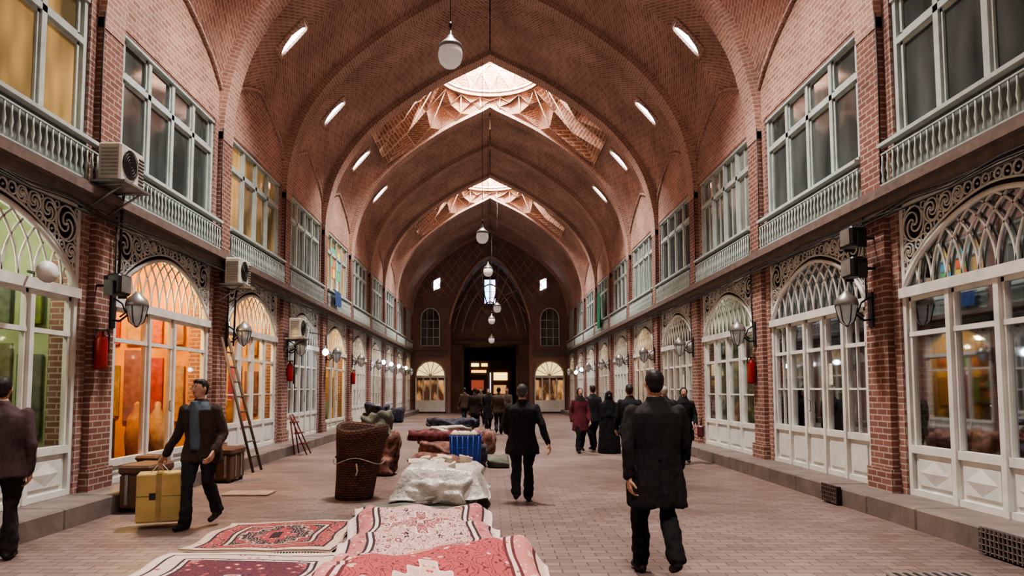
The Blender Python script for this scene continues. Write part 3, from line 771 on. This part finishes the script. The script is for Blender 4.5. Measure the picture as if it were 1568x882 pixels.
# ------------------------------------------------------------------ rugs and bales
def rug(nm,x0,y0,sx,sy,z,mat,thick=.025,wave=.01,rot=0,hump=0,drop=0,seed=1,nx=50,ny=50,fringe=True,parent=None):
    r=random.Random(seed); ph=[r.uniform(0,6) for _ in range(6)]
    bm=B(); pts=[]
    for layer in (0,1):
        for j in range(ny+1):
            for i in range(nx+1):
                u=i/nx;v=j/ny; x=(u-.5)*sx;y=(v-.5)*sy
                h=wave*(math.sin(3.1*x+2*y+ph[0])+math.sin(5.3*y-2*x+ph[1])+.6*math.sin(9*x+ph[2])*math.sin(4*y+ph[3])+1.2+.8*noise.noise(Vector((x*4+seed,y*4,0))))
                h+=hump*max(0,math.sin(math.pi*u))*(.6+.4*math.sin(4*y+ph[4]))
                zz=z+h+thick*(1-layer)
                if drop:
                    e2=min(min(u,1-u)*sx,min(v,1-v)*sy); k=max(0,1-e2/.22); zz-=drop*k*k*(3-2*k)
                x2=x+.02*math.sin(7*y+ph[5]); y2=y+.02*math.sin(5*x+ph[2])
                pts.append((x2,y2,max(zz,.004+.012*(1-layer))))
    fs=[];uvs=[]; n=(nx+1)*(ny+1)
    for j in range(ny):
        for i in range(nx):
            a=j*(nx+1)+i; q=(a,a+1,a+nx+2,a+nx+1)
            uv=[(i/nx,j/ny),((i+1)/nx,j/ny),((i+1)/nx,(j+1)/ny),(i/nx,(j+1)/ny)]
            fs.append(q);uvs.append(uv); fs.append(tuple(n+k for k in q[::-1])); uvs.append(uv[::-1])
    def edge(a,c): fs.append((a,c,c+n,a+n)); uvs.append([(0,0)]*4)
    for i in range(nx): edge(i,i+1); edge(ny*(nx+1)+i,ny*(nx+1)+i+1)
    for j in range(ny): edge(j*(nx+1),(j+1)*(nx+1)); edge(j*(nx+1)+nx,(j+1)*(nx+1)+nx)
    bm.add(pts,fs,mat,uvs,smooth=True)
    if fringe:
        for sy_ in (-1,1):
            for k in range(int(sx/.03)):
                x=-sx/2+k*.03+.02; zb=z if not drop else .02
                bm.tube([(x,sy_*sy/2,max(zb+.012,.012)),(x+r.uniform(-.01,.01),sy_*(sy/2+.07),max(zb-.0,.006))],.006,'cream2',n=3)
    return bm.build(nm,(x0,y0,0),rot=rot,parent=parent)
ra=rugmat('rug_red_navy',(.28,.05,.055),(.022,.012,.022),(.27,.06,.06),(.016,.010,.015),1.5,1.55,cream=(.50,.38,.31))
rb_=rugmat('rug_pink_cream',(.55,.36,.33),(.26,.07,.08),(.40,.15,.15),(.03,.018,.025),1.65,3.0,3.0,cream=(.64,.54,.48))
rc=rugmat('rug_cream_navy',(.10,.025,.04),(.30,.06,.07),(.50,.39,.33),(.02,.010,.02),1.8,2.9,7.0,cream=(.56,.45,.38))
rd=rugmat('rug_rose',(.36,.07,.075),(.55,.36,.31),(.46,.17,.16),(.09,.018,.025),1.9,2.7,5.0,cream=(.62,.47,.41))
rug('persian_rug',-2.32,7.98,1.5,1.55,.01,ra,rot=.02,seed=2)
rug('persian_rug',-.72,7.75,1.65,3.0,.12,rb_,wave=.04,rot=.09,drop=.11,seed=3)
rug('persian_rug',-2.2,5.65,1.8,2.9,.01,rc,wave=.006,rot=.0,seed=4)
rug('persian_rug',-.42,4.85,1.9,2.7,.24,rd,wave=.045,rot=.06,drop=.2,seed=5,hump=.06)

def softbox(nm,x0,y0,z0,x1,y1,z1,mat,amp=.03,seed=0,n=12,rot=0,parent=None,taper=0):
    r=random.Random(seed); ph=[r.uniform(0,6) for _ in range(8)]
    cx,cy,cz=(x0+x1)/2,(y0+y1)/2,(z0+z1)/2; hx,hy,hz=(x1-x0)/2,(y1-y0)/2,(z1-z0)/2
    bm=bmesh.new(); bmesh.ops.create_cube(bm,size=2); bmesh.ops.subdivide_edges(bm,edges=bm.edges[:],cuts=n,use_grid_fill=True)
    for v in bm.verts:
        p=v.co.copy(); l=(abs(p.x)**6+abs(p.y)**6+abs(p.z)**6)**(1/6); p/=l
        a=amp*(math.sin(5*p.x*hx*2+ph[0]+3*p.z)+math.sin(7*p.y*hy+ph[1])+math.sin(11*(p.x*hx+p.y*hy)+ph[2]+5*p.z*hz))
        a+=amp*1.6*noise.noise(Vector((p.x*hx*7+ph[3],p.y*hy*7,p.z*hz*7)))
        tz=1-taper*(p.z+1)/2
        x,y,z=p.x*(hx*tz+a*.6),p.y*(hy+a*.6),p.z*hz
        if p.z>-.5: z+=a*.8
        v.co=(x,y,max(z,-hz))
    me=bpy.data.meshes.new(nm); bm.to_mesh(me); bm.free(); me.materials.append(mat)
    for p in me.polygons: p.use_smooth=True
    if parent: return inst(nm,me,(cx,cy,cz),rot=rot,parent=parent)
    return inst(nm,me,(cx,cy,cz),rot=rot)
M['plastic']=simple('white_wrap_plastic',(.50,.47,.44),.30,nscale=5,var=.28,bump=.9)
M['fabric1']=simple('maroon_rug_back',(.15,.042,.048),.9,nscale=12,var=.6)
M['fabric2']=simple('navy_rug_back',(.045,.045,.07),.9,nscale=12,var=.6)
M['fabric3']=simple('brown_blanket',(.20,.10,.08),.9,nscale=10,var=.5)
M['canvas']=simple('grey_green_canvas',(.12,.125,.10),.85,nscale=6,var=.3,bump=.4)
g=emp('wrapped_rug_bale')
softbox('bale',-1.2,9.85,0,-.15,12.1,.44,M['plastic'],.035,1,rot=-.03,parent=g,n=24)
rug('ground_canvas',-.9,9.7,1.7,.75,.02,M['canvas'],wave=.02,seed=8,drop=.0,thick=.01,fringe=False,parent=g)
rug('plastic_cover',-.68,10.6,1.35,1.5,.47,M['plastic'],wave=.035,seed=9,drop=.36,thick=.008,fringe=False,parent=g)
rug('blanket',-.85,11.6,.9,.8,.54,M['fabric3'],wave=.02,seed=10,drop=.10,thick=.03,fringe=False,parent=g)
for k in range(12):
    x=-1.15+random.random()*.75; y=10.2+random.random()*1.1
    softbox('cloth_scrap_%d'%k,x,y,.52,x+.16,y+.14,.60,M['cream2'],.02,30+k,n=5,parent=g)
g=emp('rug_stack')
softbox('s1',-1.4,13.2,0,-.3,14.4,.42,M['fabric1'],.03,2,parent=g); softbox('s2',-1.3,13.3,.40,-.5,14.3,.62,M['fabric3'],.025,3,parent=g)
softbox('s3',-1.35,14.6,0,-.1,16.2,.5,M['fabric2'],.04,4,parent=g); softbox('s4',-1.45,14.7,.48,-.2,15.9,.72,M['fabric1'],.04,5,parent=g); softbox('s5',-1.2,14.8,.70,-.4,15.8,.86,M['plastic'],.03,6,parent=g)
softbox('s6',-1.3,14.9,.85,-.3,15.9,.99,M['fabric2'],.03,16,parent=g)
softbox('s7',-1.1,17.0,0,.1,18.6,.6,M['fabric3'],.04,7,parent=g); softbox('s8',-.05,15.0,0,.4,16.4,.18,M['canvas'],.02,8,parent=g)
def roll(nm,p,q,r,mat,parent=None):
    b=B(); p=Vector(p);q=Vector(q); d=(q-p)
    N=10; pts=[p.lerp(q,k/N) for k in range(N+1)]
    b.tube(pts,[r*(1+.04*math.sin(k*2.1)) for k in range(N+1)],mat,n=16)
    ax=d.normalized(); a=ax.cross(Vector((0,0,1))).normalized(); c=ax.cross(a)
    for e_,sg in ((p,-1),(q,1)):
        b.tube([e_+ax*sg*.012+(a*math.cos(t*.5)+c*math.sin(t*.5))*r*(.1+.85*t/34) for t in range(35)],.012,'cream2',n=4)
    b.build(nm,parent=parent)
roll('s10',(-1.55,13.7,.76),(-.3,13.9,.72),.10,M['fabric1'],g)
g=emp('bundle_pile')
softbox('b1',-2.55,13.6,0,-1.8,14.6,.75,M['fabric3'],.05,11,parent=g); softbox('b2',-2.5,13.7,.74,-1.85,14.4,1.15,M['canvas'],.06,12,parent=g,taper=.3); softbox('b3',-2.4,13.8,1.12,-1.95,14.3,1.33,M['fabric2'],.04,13,parent=g)
def crate(nm,c,sx,sy,h,mat):
    b=B(); x,y,z=c
    def ringr(k,zz,i=0):
        ax,ay=sx/2*k-i,sy/2*k-i
        return [(x-ax,y-ay,zz),(x+ax,y-ay,zz),(x+ax,y+ay,zz),(x-ax,y+ay,zz)]
    b.rings([ringr(.85,z),ringr(1.0,z+h),ringr(1.0,z+h,.02),ringr(.85,z+.03,.02)],mat)
    for zz in (h*.25,h*.5,h*.75,h-.02): b.tube(ringr(.86+.14*zz/h,z+zz),.014,mat,n=4,closed=True)
    for k in range(6):
        for yy in (-1,1):
            t=-.42+k*.168; b.tube([(x+t*sx*.86,y+yy*sy/2*.87,z),(x+t*sx,y+yy*sy/2*1.01,z+h)],.012,mat,n=4)
    for k in range(12):
        b.lathe([(.01,0),(.06,.03),(.08,.07),(.03,.12),(.001,.13)],(x+random.uniform(-.2,.2),y+random.uniform(-.14,.14),z+h-.05),'cream2',8)
    b.build(nm)
crate('blue_plastic_crate',(-.42,12.5,.02),.55,.42,.82,simple('blue_plastic',(.015,.055,.32),.4,var=.1))
b=B(); bmw=brick('woven_basket',(.19,.08,.055),(.11,.045,.032),(.03,.02,.015),bw=.06,rh=.035,ms=.006,bump=1.0,big=.5,bigs=6)
n=40; prof=[(.001,0),(.27,0.0),(.285,.03),(.30,.3),(.335,.6),(.38,.9),(.395,1.07),(.37,1.09),(.34,1.05),(.28,.4),(.001,.35)]
pts=[];fs=[];uvs=[]
for k,(r_,z_) in enumerate(prof):
    for j in range(n):
        t=2*math.pi*j/n; pts.append((r_*math.cos(t)+.12*z_,r_*math.sin(t),z_+.03*math.sin(t)*(z_>.8)+.03*math.cos(t*2+1)*(z_>.8)))
for k in range(len(prof)-1):
    for j in range(n):
        j2=(j+1)%n; fs.append((k*n+j,k*n+j2,(k+1)*n+j2,(k+1)*n+j)); uvs.append([(j*.05,prof[k][1]),((j+1)*.05,prof[k][1]),((j+1)*.05,prof[k+1][1]),(j*.05,prof[k+1][1])])
b.add(pts,fs,bmw,uvs,smooth=True)
b.tube([(.345*math.cos(t)+.075,.345*math.sin(t),.62) for t in [2*math.pi*k/32 for k in range(32)]],.015,bmw,n=5,closed=True)
b.tube([(.385*math.cos(t)+.08,.385*math.sin(t),.58+.05*math.sin(3*t)) for t in [math.pi+math.pi*k/16 for k in range(17)]],.008,'cream2',n=4)
b.tube([(.1,-.37,.55),(.12,-.39,.45),(.1,-.38,.38)],.014,'cream2',n=4)
b.build('woven_basket',(-2.04,10.9,0))
g=emp('shopfront_goods')
for i,(x,y,h) in enumerate(((-4.6,28.2,.6),(-4.6,36,.7),(4.55,33,.6))):
    softbox('g%d'%i,x-.3,y-.5,0,x+.3,y+.5,h,M[('canvas','fabric2','canvas')[i%3]],.04,60+i,n=6,parent=g)

# ------------------------------------------------------------------ people
def fr(d):
    d=d.normalized(); up=Vector((0,1,0)) if abs(d.y)<.9 else Vector((1,0,0))
    a=d.cross(up).normalized(); return a,d.cross(a).normalized()
def cap(p0,p1,r0,r1,n=12):
    p0=Vector(p0);p1=Vector(p1);d=(p1-p0).normalized();a,c=fr(d);rs=[]
    for k in range(4): t=math.pi/2*(k+.25)/4; rs.append((p0-d*r0*math.cos(t),r0*math.sin(t)))
    rs.append((p0,r0)); rs.append((p1,r1))
    for k in range(3,-1,-1): t=math.pi/2*(k+.25)/4; rs.append((p1+d*r1*math.cos(t),r1*math.sin(t)))
    V=[];Fc=[]
    for q,r in rs:
        for j in range(n): t=2*math.pi*j/n; V.append(q+a*math.cos(t)*r+c*math.sin(t)*r)
    for i in range(len(rs)-1):
        for j in range(n): k=(j+1)%n; Fc.append((i*n+j,i*n+k,(i+1)*n+k,(i+1)*n+j))
    Fc.append(tuple(range(n))[::-1]); Fc.append(tuple((len(rs)-1)*n+j for j in range(n)))
    return V,Fc
def loft(rings,n=24,pw=2.3):
    V=[];Fc=[]
    for (cx,cy,z,rx,ry) in rings:
        for j in range(n):
            t=2*math.pi*j/n; c,s=math.cos(t),math.sin(t)
            V.append(Vector((cx+rx*math.copysign(abs(c)**(2/pw),c),cy+ry*math.copysign(abs(s)**(2/pw),s),z)))
    m=len(rings)
    for i in range(m-1):
        for j in range(n): k=(j+1)%n; Fc.append((i*n+j,i*n+k,(i+1)*n+k,(i+1)*n+j))
    Fc.append(tuple(range(n))[::-1]); Fc.append(tuple((m-1)*n+j for j in range(n)))
    return V,Fc
def ellp(c,r,n=14):
    rs=[]
    for k in range(9):
        t=math.pi*(k+.2)/(8.4); rs.append((c[0],c[1],c[2]-r[2]*math.cos(t),r[0]*math.sin(t),r[1]*math.sin(t)))
    return loft(rs,n,2.0)
def hand(dirv,palmn,wrist,sc,side,curl=.5):
    d=Vector(dirv).normalized(); pn=Vector(palmn); pn=(pn-d*pn.dot(d)).normalized(); lat=d.cross(pn).normalized()*side
    w=Vector(wrist); out=[]
    for k,o in enumerate((-.028,-.01,.01,.028)):
        out.append(cap(w+lat*o*.6*sc,w+d*.085*sc+lat*o*sc,.017*sc,.014*sc,8))
    for k,(o,l) in enumerate(((-.031,.062),(-.011,.078),(.011,.084),(.031,.074))):
        p=w+d*.088*sc+lat*o*sc; r=.0092*sc; a=0
        for seg in (.42,.33,.25):
            a+=curl*(.75); dd=(d*math.cos(a)+pn*math.sin(a)); q=p+dd*l*seg*sc*1.15; out.append(cap(p,q,r,r*.9,8)); p=q; r*=.9
    p=w+d*.03*sc+lat*.036*sc; dd=(d*.6+lat*.75+pn*.35).normalized(); q=p+dd*.035*sc; out.append(cap(p,q,.013*sc,.011*sc,8))
    dd=(d*.85+lat*.3+pn*.45).normalized(); out.append(cap(q,q+dd*.032*sc,.011*sc,.009*sc,8))
    return out
def person(name,loc,yaw,h=1.74,coat=(.015,.015,.018),trou=(.012,.012,.015),hairc=(.02,.015,.012),skinc=(.42,.24,.17),shirt=None,hem=.62,
           stride=.28,lead=1,armL=None,armR=None,headyaw=0,lean=0,chador=False,scarf=None,voxel=.013,flare=1.0,build=1.0,shoec=(.012,.01,.01),curl=.55,vent=False):
    k=h/1.75; P_=[]
    def ad(vf,l): P_.append((vf[0],vf[1],l))
    hipz=.93-.5*stride*stride
    yl=lambda z:lean*(z-.9)
    if not chador:
        for sx in (-1,1):
            f=(sx==lead); a=stride*.62 if f else -stride*.85
            hip=Vector((sx*.095*build,0,hipz)); az_=.085 if f else .085+.42*max(0,stride-.03)
            ank=Vector((sx*.085,a,az_)); mid=hip.lerp(ank,.5); kn=mid+Vector((0,.03+(.10*stride if f else .34*stride),.02))
            ad(cap(hip,kn,.100*build,.074),'trou'); ad(cap(kn,ank+Vector((0,0,.01)),.074,.068),'trou')
            if f: toe=ank+Vector((sx*.02,.15,-.045)); heel=ank+Vector((0,-.045,-.045))
            else:
                pt=min(1.0,1.6*max(0,stride-.05))
                toe=Vector((ank.x+sx*.01,ank.y+.15*math.cos(pt)+.01,max(.038,ank.z-.045-.15*math.sin(pt)))); heel=ank+Vector((0,-.04,-.04))
            ad(cap(heel,toe,.038,.036),'shoe'); ad(cap(ank,heel.lerp(toe,.5),.045,.042),'shoe')
        ad(loft([(0,0,hipz-.08,.15*build,.11),(0,0,hipz+.05,.165*build,.12),(0,yl(1.1),1.1,.15*build,.11)]),'trou')
    ty=yl
    ad(loft([(0,ty(.98),.98,.165*build,.115),(0,ty(1.15),1.15,.165*build,.12),(0,ty(1.3),1.3,.185*build,.13),(0,ty(1.40),1.40,.18*build,.115),(0,ty(1.46),1.46,.12,.09),(0,ty(1.5),1.5,.065,.065)]),'shirt' if shirt else 'coat')
    if chador:
        fl=[(0,0,.0,.33,.30),(0,0,.05,.335,.30),(.0,.02,.5,.29,.25),(0,.02,.95,.26,.22),(0,0,1.3,.235,.18),(0,0,1.42,.19,.14),(0,-.01,1.5,.12,.12),(0,0,1.6,.115,.125),(0,-.01,1.7,.10,.11),(0,-.01,1.755,.04,.05)]
        ad(loft(fl),'coat')
        ad(cap((.2,.02,1.35),(.2,.12,1.0),.085,.08),'coat'); ad(cap((-.2,.02,1.35),(-.2,.12,1.0),.085,.08),'coat'); ad(cap((.2,.12,1.0),(0,.22,1.1),.075,.06),'coat'); ad(cap((-.2,.12,1.0),(0,.22,1.05),.075,.06),'coat')
    else:
        zz=[hem,hem+.02,(hem+1.05)/2,1.05,1.3,1.385,1.44,1.485]
        rx=[.235*flare,.235*flare,.215*(flare+1)/2,.185,.205,.20,.14,.075]; ry=[.170*flare,.170*flare,.155,.142,.15,.135,.10,.075]
        back=-.012
        ad(loft([(0,back+ty(z),z,a*build,c) for z,a,c in zip(zz,rx,ry)]),'coat')
        if shirt:
            ad(loft([(0,.08+ty(z),z,w,.105) for z,w in ((.93,.065),(1.1,.07),(1.3,.065),(1.42,.05),(1.5,.035))]),'shirt')
        ad(loft([(0,ty(1.47)-.005,1.445,.10,.09),(0,ty(1.5)-.008,1.49,.080,.078),(0,ty(1.52)-.01,1.52,.070,.07)]),'coat')
    arms=[]
    for sx,arm in ((-1,armL),(1,armR)):
        if chador: continue
        sh=Vector((sx*.185*build,ty(1.4),1.385)); sw=(.5*stride)*(1 if sx!=lead else -1)
        if arm: el,wr=Vector(arm[0]),Vector(arm[1])
        else: el=Vector((sx*.245*build,ty(1.1)+sw*.55-.03,1.10)); wr=Vector((sx*.235*build,ty(.9)+sw*1.1+.06,.87))
        ad(cap(sh,el,.074,.060),'coat'); ad(cap(el,wr,.060,.049),'coat')
        arms.append((sx,el,wr))
    hy=ty(1.6); R=Matrix.Rotation(headyaw,4,'Z')
    def hp(vf):
        V=[ (R@(v-Vector((0,hy,0))))+Vector((0,hy,0)) for v in vf[0]]; return (V,vf[1])
    ad(cap((0,ty(1.45),1.45),(0,hy,1.56),.056,.052),'skin')
    ad(hp(ellp((0,hy+.01,1.648),(.074,.092,.098))),'skin'); ad(hp(ellp((0,hy+.035,1.585),(.052,.06,.058))),'skin')
    ad(hp(cap((0,hy+.098,1.655),(0,hy+.118,1.622),.010,.016,8)),'skin'); ad(hp(ellp((0,hy+.085,1.588),(.026,.016,.010))),'lip')
    ad(hp(cap((-.035,hy+.083,1.672),(.035,hy+.083,1.672),.014,.014,8)),'skin')
    if not scarf and not chador:
        for sx in (-1,1): ad(hp(ellp((sx*.077,hy+.005,1.635),(.012,.02,.032))),'skin')
        ad(hp(ellp((0,hy-.012,1.672),(.081,.094,.090))),'hair'); ad(hp(ellp((0,hy-.04,1.615),(.066,.058,.055))),'hair')
        ad(hp(ellp((0,hy+.035,1.725),(.062,.058,.035))),'hair')
    else:
        l='coat' if chador else 'scarf'
        ad(hp(ellp((0,hy-.022,1.655),(.093,.108,.112))),l); ad(hp(ellp((0,hy-.01,1.55),(.085,.085,.07))),l)
        ad(hp(ellp((0,hy+.045,1.63),(.064,.068,.082))),'skin')
        ad(loft([(0,ty(1.4),1.40,.17,.13),(0,ty(1.47),1.47,.13,.105),(0,hy,1.55,.08,.08)]),l)
    V=[];Fs=[];lab=[]
    for v,f,l in P_:
        b0=len(V); V+=[tuple(Vector(q)) for q in v]; Fs+=[tuple(b0+i for i in ff) for ff in f]; lab+=[l]*len(f)
    me=bpy.data.meshes.new('tmp'); me.from_pydata(V,[],Fs); me.update()
    ob=bpy.data.objects.new('tmp',me); bpy.context.scene.collection.objects.link(ob)
    md=ob.modifiers.new('r','REMESH'); md.mode='VOXEL'; md.voxel_size=voxel; md.adaptivity=0
    ms=ob.modifiers.new('s','SMOOTH'); ms.factor=.5; ms.iterations=4
    dg=bpy.context.evaluated_depsgraph_get(); dg.update(); me2=bpy.data.meshes.new_from_object(ob.evaluated_get(dg))
    tree=BVHTree.FromPolygons([Vector(v) for v in V],Fs)
    labs=['coat','trou','skin','hair','shoe','shirt','lip','scarf']
    cols={'coat':coat,'trou':trou,'skin':skinc,'hair':hairc,'shoe':shoec,'shirt':shirt or coat,'lip':(.30,.11,.09),'scarf':scarf or coat}
    fs=[tuple(p.vertices) for p in me2.polygons]
    mi=[]; vl=[None]*len(me2.vertices)
    for p in me2.polygons:
        r=tree.find_nearest(p.center); q=labs.index(lab[r[2]]); mi.append(q)
        for vi in p.vertices: vl[vi]=q
    vs=[]
    for v in me2.vertices:
        c=v.co.copy()
        if vl[v.index] in (0,1,7):
            f=noise.noise(Vector((c.x*13,c.y*13,c.z*3.2)))*.020+noise.noise(Vector((c.x*30,c.y*30,c.z*16)))*.008
            f*= .6+.8*max(0,min(1,(1.25-c.z)/.6))
            if vl[v.index]==1: f+=.006*math.sin(c.z*55+c.x*20)*max(0,1-abs(c.z-.16)/.14)
            if vent and c.y<-.05 and abs(c.x)<.014 and c.z<1.0: f-=.018
            c+=v.normal*f
        elif vl[v.index]==3: c+=v.normal*noise.noise(c*70)*.004
        vs.append(c)
    bpy.data.objects.remove(ob); bpy.data.meshes.remove(me)
    for sx,el,wr in arms:
        d=(wr-el).normalized()
        for hv,hf in hand(d,Vector((-sx,.15,0)),wr+d*.02,1.0,1 if sx<0 else -1,curl=curl):
            b0=len(vs); vs+=[Vector(q) for q in hv]; fs+=[tuple(b0+i for i in ff) for ff in hf]; mi+=[2]*len(hf)
    for sx in (-1,1):
        for (c,r,l) in (((sx*.03,hy+.092,1.652),(.012,.008,.007),7),((sx*.03,hy+.099,1.652),(.006,.004,.006),3),((sx*.031,hy+.095,1.675),(.018,.006,.004),3)):
            ev,ef=hp(ellp(c,r,8)); b0=len(vs); vs+=ev; fs+=[tuple(b0+i for i in ff) for ff in ef]; mi+=[8 if l==7 else 3]*len(ef)
    mo=bpy.data.meshes.new(name); mo.from_pydata([tuple(v*k) for v in vs],[],fs)
    for l in labs: mo.materials.append(simple(name+'_'+l,cols[l],.55 if l in('skin','hair','shoe') else .85,var=.2 if l!='skin' else .06,nscale=5,bump=.25 if l not in('skin','lip') else 0,spec=.25))
    mo.materials.append(M['white'])
    for i,p in enumerate(mo.polygons): p.material_index=mi[i]; p.use_smooth=True
    bpy.data.meshes.remove(me2)
    zmin=min(v.co.z for v in mo.vertices)
    return inst(name,mo,(loc[0]+.0045*loc[1],loc[1],(loc[2] if len(loc)>2 else 0)-zmin),rot=math.radians(yaw))
person('walking_man_in_long_overcoat',(1.42,6.35),3,h=1.79,hem=.60,stride=.32,lead=-1,build=1.10,voxel=.010,coat=(.011,.010,.011),trou=(.009,.009,.010),hairc=(.012,.009,.008),vent=True)
person('walking_man_in_dark_suit',(.42,10.5),-4,h=1.70,hem=.72,stride=.22,lead=1,hairc=(.06,.06,.06),build=1.06,coat=(.011,.011,.013),armL=((-.27,.0,1.12),(-.16,.16,.98)),armR=((.30,-.08,1.13),(.38,-.10,.9)))
person('man_carrying_box',(-3.46,8.6),168,h=1.74,hem=.78,stride=.26,lead=1,coat=(.040,.026,.021),trou=(.014,.014,.016),shirt=(.075,.10,.13),lean=.08,build=1.10,voxel=.011,
   armR=((.30,.0,1.13),(.44,.06,.87)),armL=((-.28,-.02,1.12),(-.27,.16,.92)),headyaw=-.25)
b=B(); cm=simple('cardboard',(.42,.29,.11),.8,var=.15,nscale=3)
b.bbox((-.24,-.18,0),(.24,.18,.56),cm,.012); b.box((-.03,-.184,.005),(.03,.184,.562),simple('packing_tape',(.30,.20,.08),.35))
b.box((-.1,-.183,.26),(-.03,-.179,.34),'black'); b.box((-.24,-.183,.30),(.24,-.181,.305),'wood')
b.tube([(-.03,-.05,.56),(0,0,.68),(.03,.05,.56)],.006,'white',n=5); b.tube([(-.1,0,.56),(0,0,.68),(.1,0,.56)],.006,'white',n=5)
b.build('cardboard_box',(-3.93,8.66,.08),rot=.35)
person('man_in_brown_jacket',(-4.70,6.9),20,h=1.74,hem=.80,stride=.12,coat=(.055,.034,.036),trou=(.02,.014,.014),build=1.1)
person('man_in_black_jacket',(2.70,14.3),5,h=1.72,hem=.75,stride=.2,coat=(.014,.014,.016),hairc=(.04,.035,.03),voxel=.015)
person('man_in_light_cap',(3.70,15.6),-10,h=1.70,hem=.7,stride=.15,coat=(.02,.02,.024),hairc=(.40,.36,.32),voxel=.016)
person('woman_with_handbag',(4.20,15.9),170,h=1.66,hem=.55,stride=.12,coat=(.012,.012,.012),scarf=(.015,.015,.015),build=.95,voxel=.014,armL=((-.25,.0,1.12),(-.24,.1,.95)))
b=B(); bg=simple('maroon_leather',(.10,.02,.03),.4)
b.bbox((-.17,-.07,0),(.17,.07,.25),bg,.03); b.tube([(-.1,0,.24),(-.07,0,.42),(.07,0,.42),(.1,0,.24)],.01,bg,n=6)
b.build('handbag',(4.60,15.75,.60),rot=1.2)
person('woman_in_black_chador',(2.98,18.6),178,h=1.56,chador=True,coat=(.006,.006,.008),voxel=.015)
person('person_in_maroon_coat',(2.25,18.7),190,h=1.66,hem=.6,stride=.2,coat=(.10,.02,.03),scarf=(.02,.015,.015),voxel=.016,build=.93)
person('man_in_dark_jacket',(2.66,19.3),20,h=1.74,hem=.78,stride=.18,coat=(.02,.02,.024),voxel=.016)
t1=person('distant_pedestrian',(-.7,27.5),10,h=1.70,hem=.7,stride=.2,coat=(.03,.018,.016),voxel=.022)
t2=person('distant_pedestrian',(-.2,29),190,h=1.66,hem=.5,stride=.15,coat=(.010,.010,.012),scarf=(.012,.012,.012),voxel=.022)
t3=person('distant_pedestrian',(.2,26.5),0,h=1.72,hem=.8,stride=.25,coat=(.07,.045,.035),trou=(.02,.02,.025),voxel=.022)
rr=random.Random(5)
for (x,y) in ((-.4,32),(-1.2,34),(.7,30),(-.1,38),(.5,41),(-.6,44)):
    t=rr.choice((t1,t2,t3)); inst('distant_pedestrian',t.data,(x,y,t.location.z),rot=rr.uniform(-.5,.5)+(math.pi if rr.random()<.5 else 0))

# ------------------------------------------------------------------ world, camera
w=bpy.data.worlds.new('World'); bpy.context.scene.world=w; w.use_nodes=True
bg_=w.node_tree.nodes['Background']; sky=w.node_tree.nodes.new('ShaderNodeTexSky'); sky.sky_type='HOSEK_WILKIE'
mxn=w.node_tree.nodes.new('ShaderNodeMix'); mxn.data_type='RGBA'; mxn.inputs[0].default_value=.85; mxn.inputs[7].default_value=(1,.96,.93,1)
w.node_tree.links.new(sky.outputs[0],mxn.inputs[6]); w.node_tree.links.new(mxn.outputs[2],bg_.inputs[0]); bg_.inputs[1].default_value=0.2
try: bpy.context.scene.view_settings.look='AgX - Medium High Contrast'
except Exception as ex: print(ex)
cd=bpy.data.cameras.new('camera'); cam=bpy.data.objects.new('camera',cd); bpy.context.scene.collection.objects.link(cam)
cd.sensor_width=36; cd.lens=25.26; cam.location=(0,0,1.62); cam.rotation_euler=(math.radians(94),0,0)
cd.shift_x=.0215; cd.shift_y=.0504; cd.clip_end=200
bpy.context.scene.camera=cam
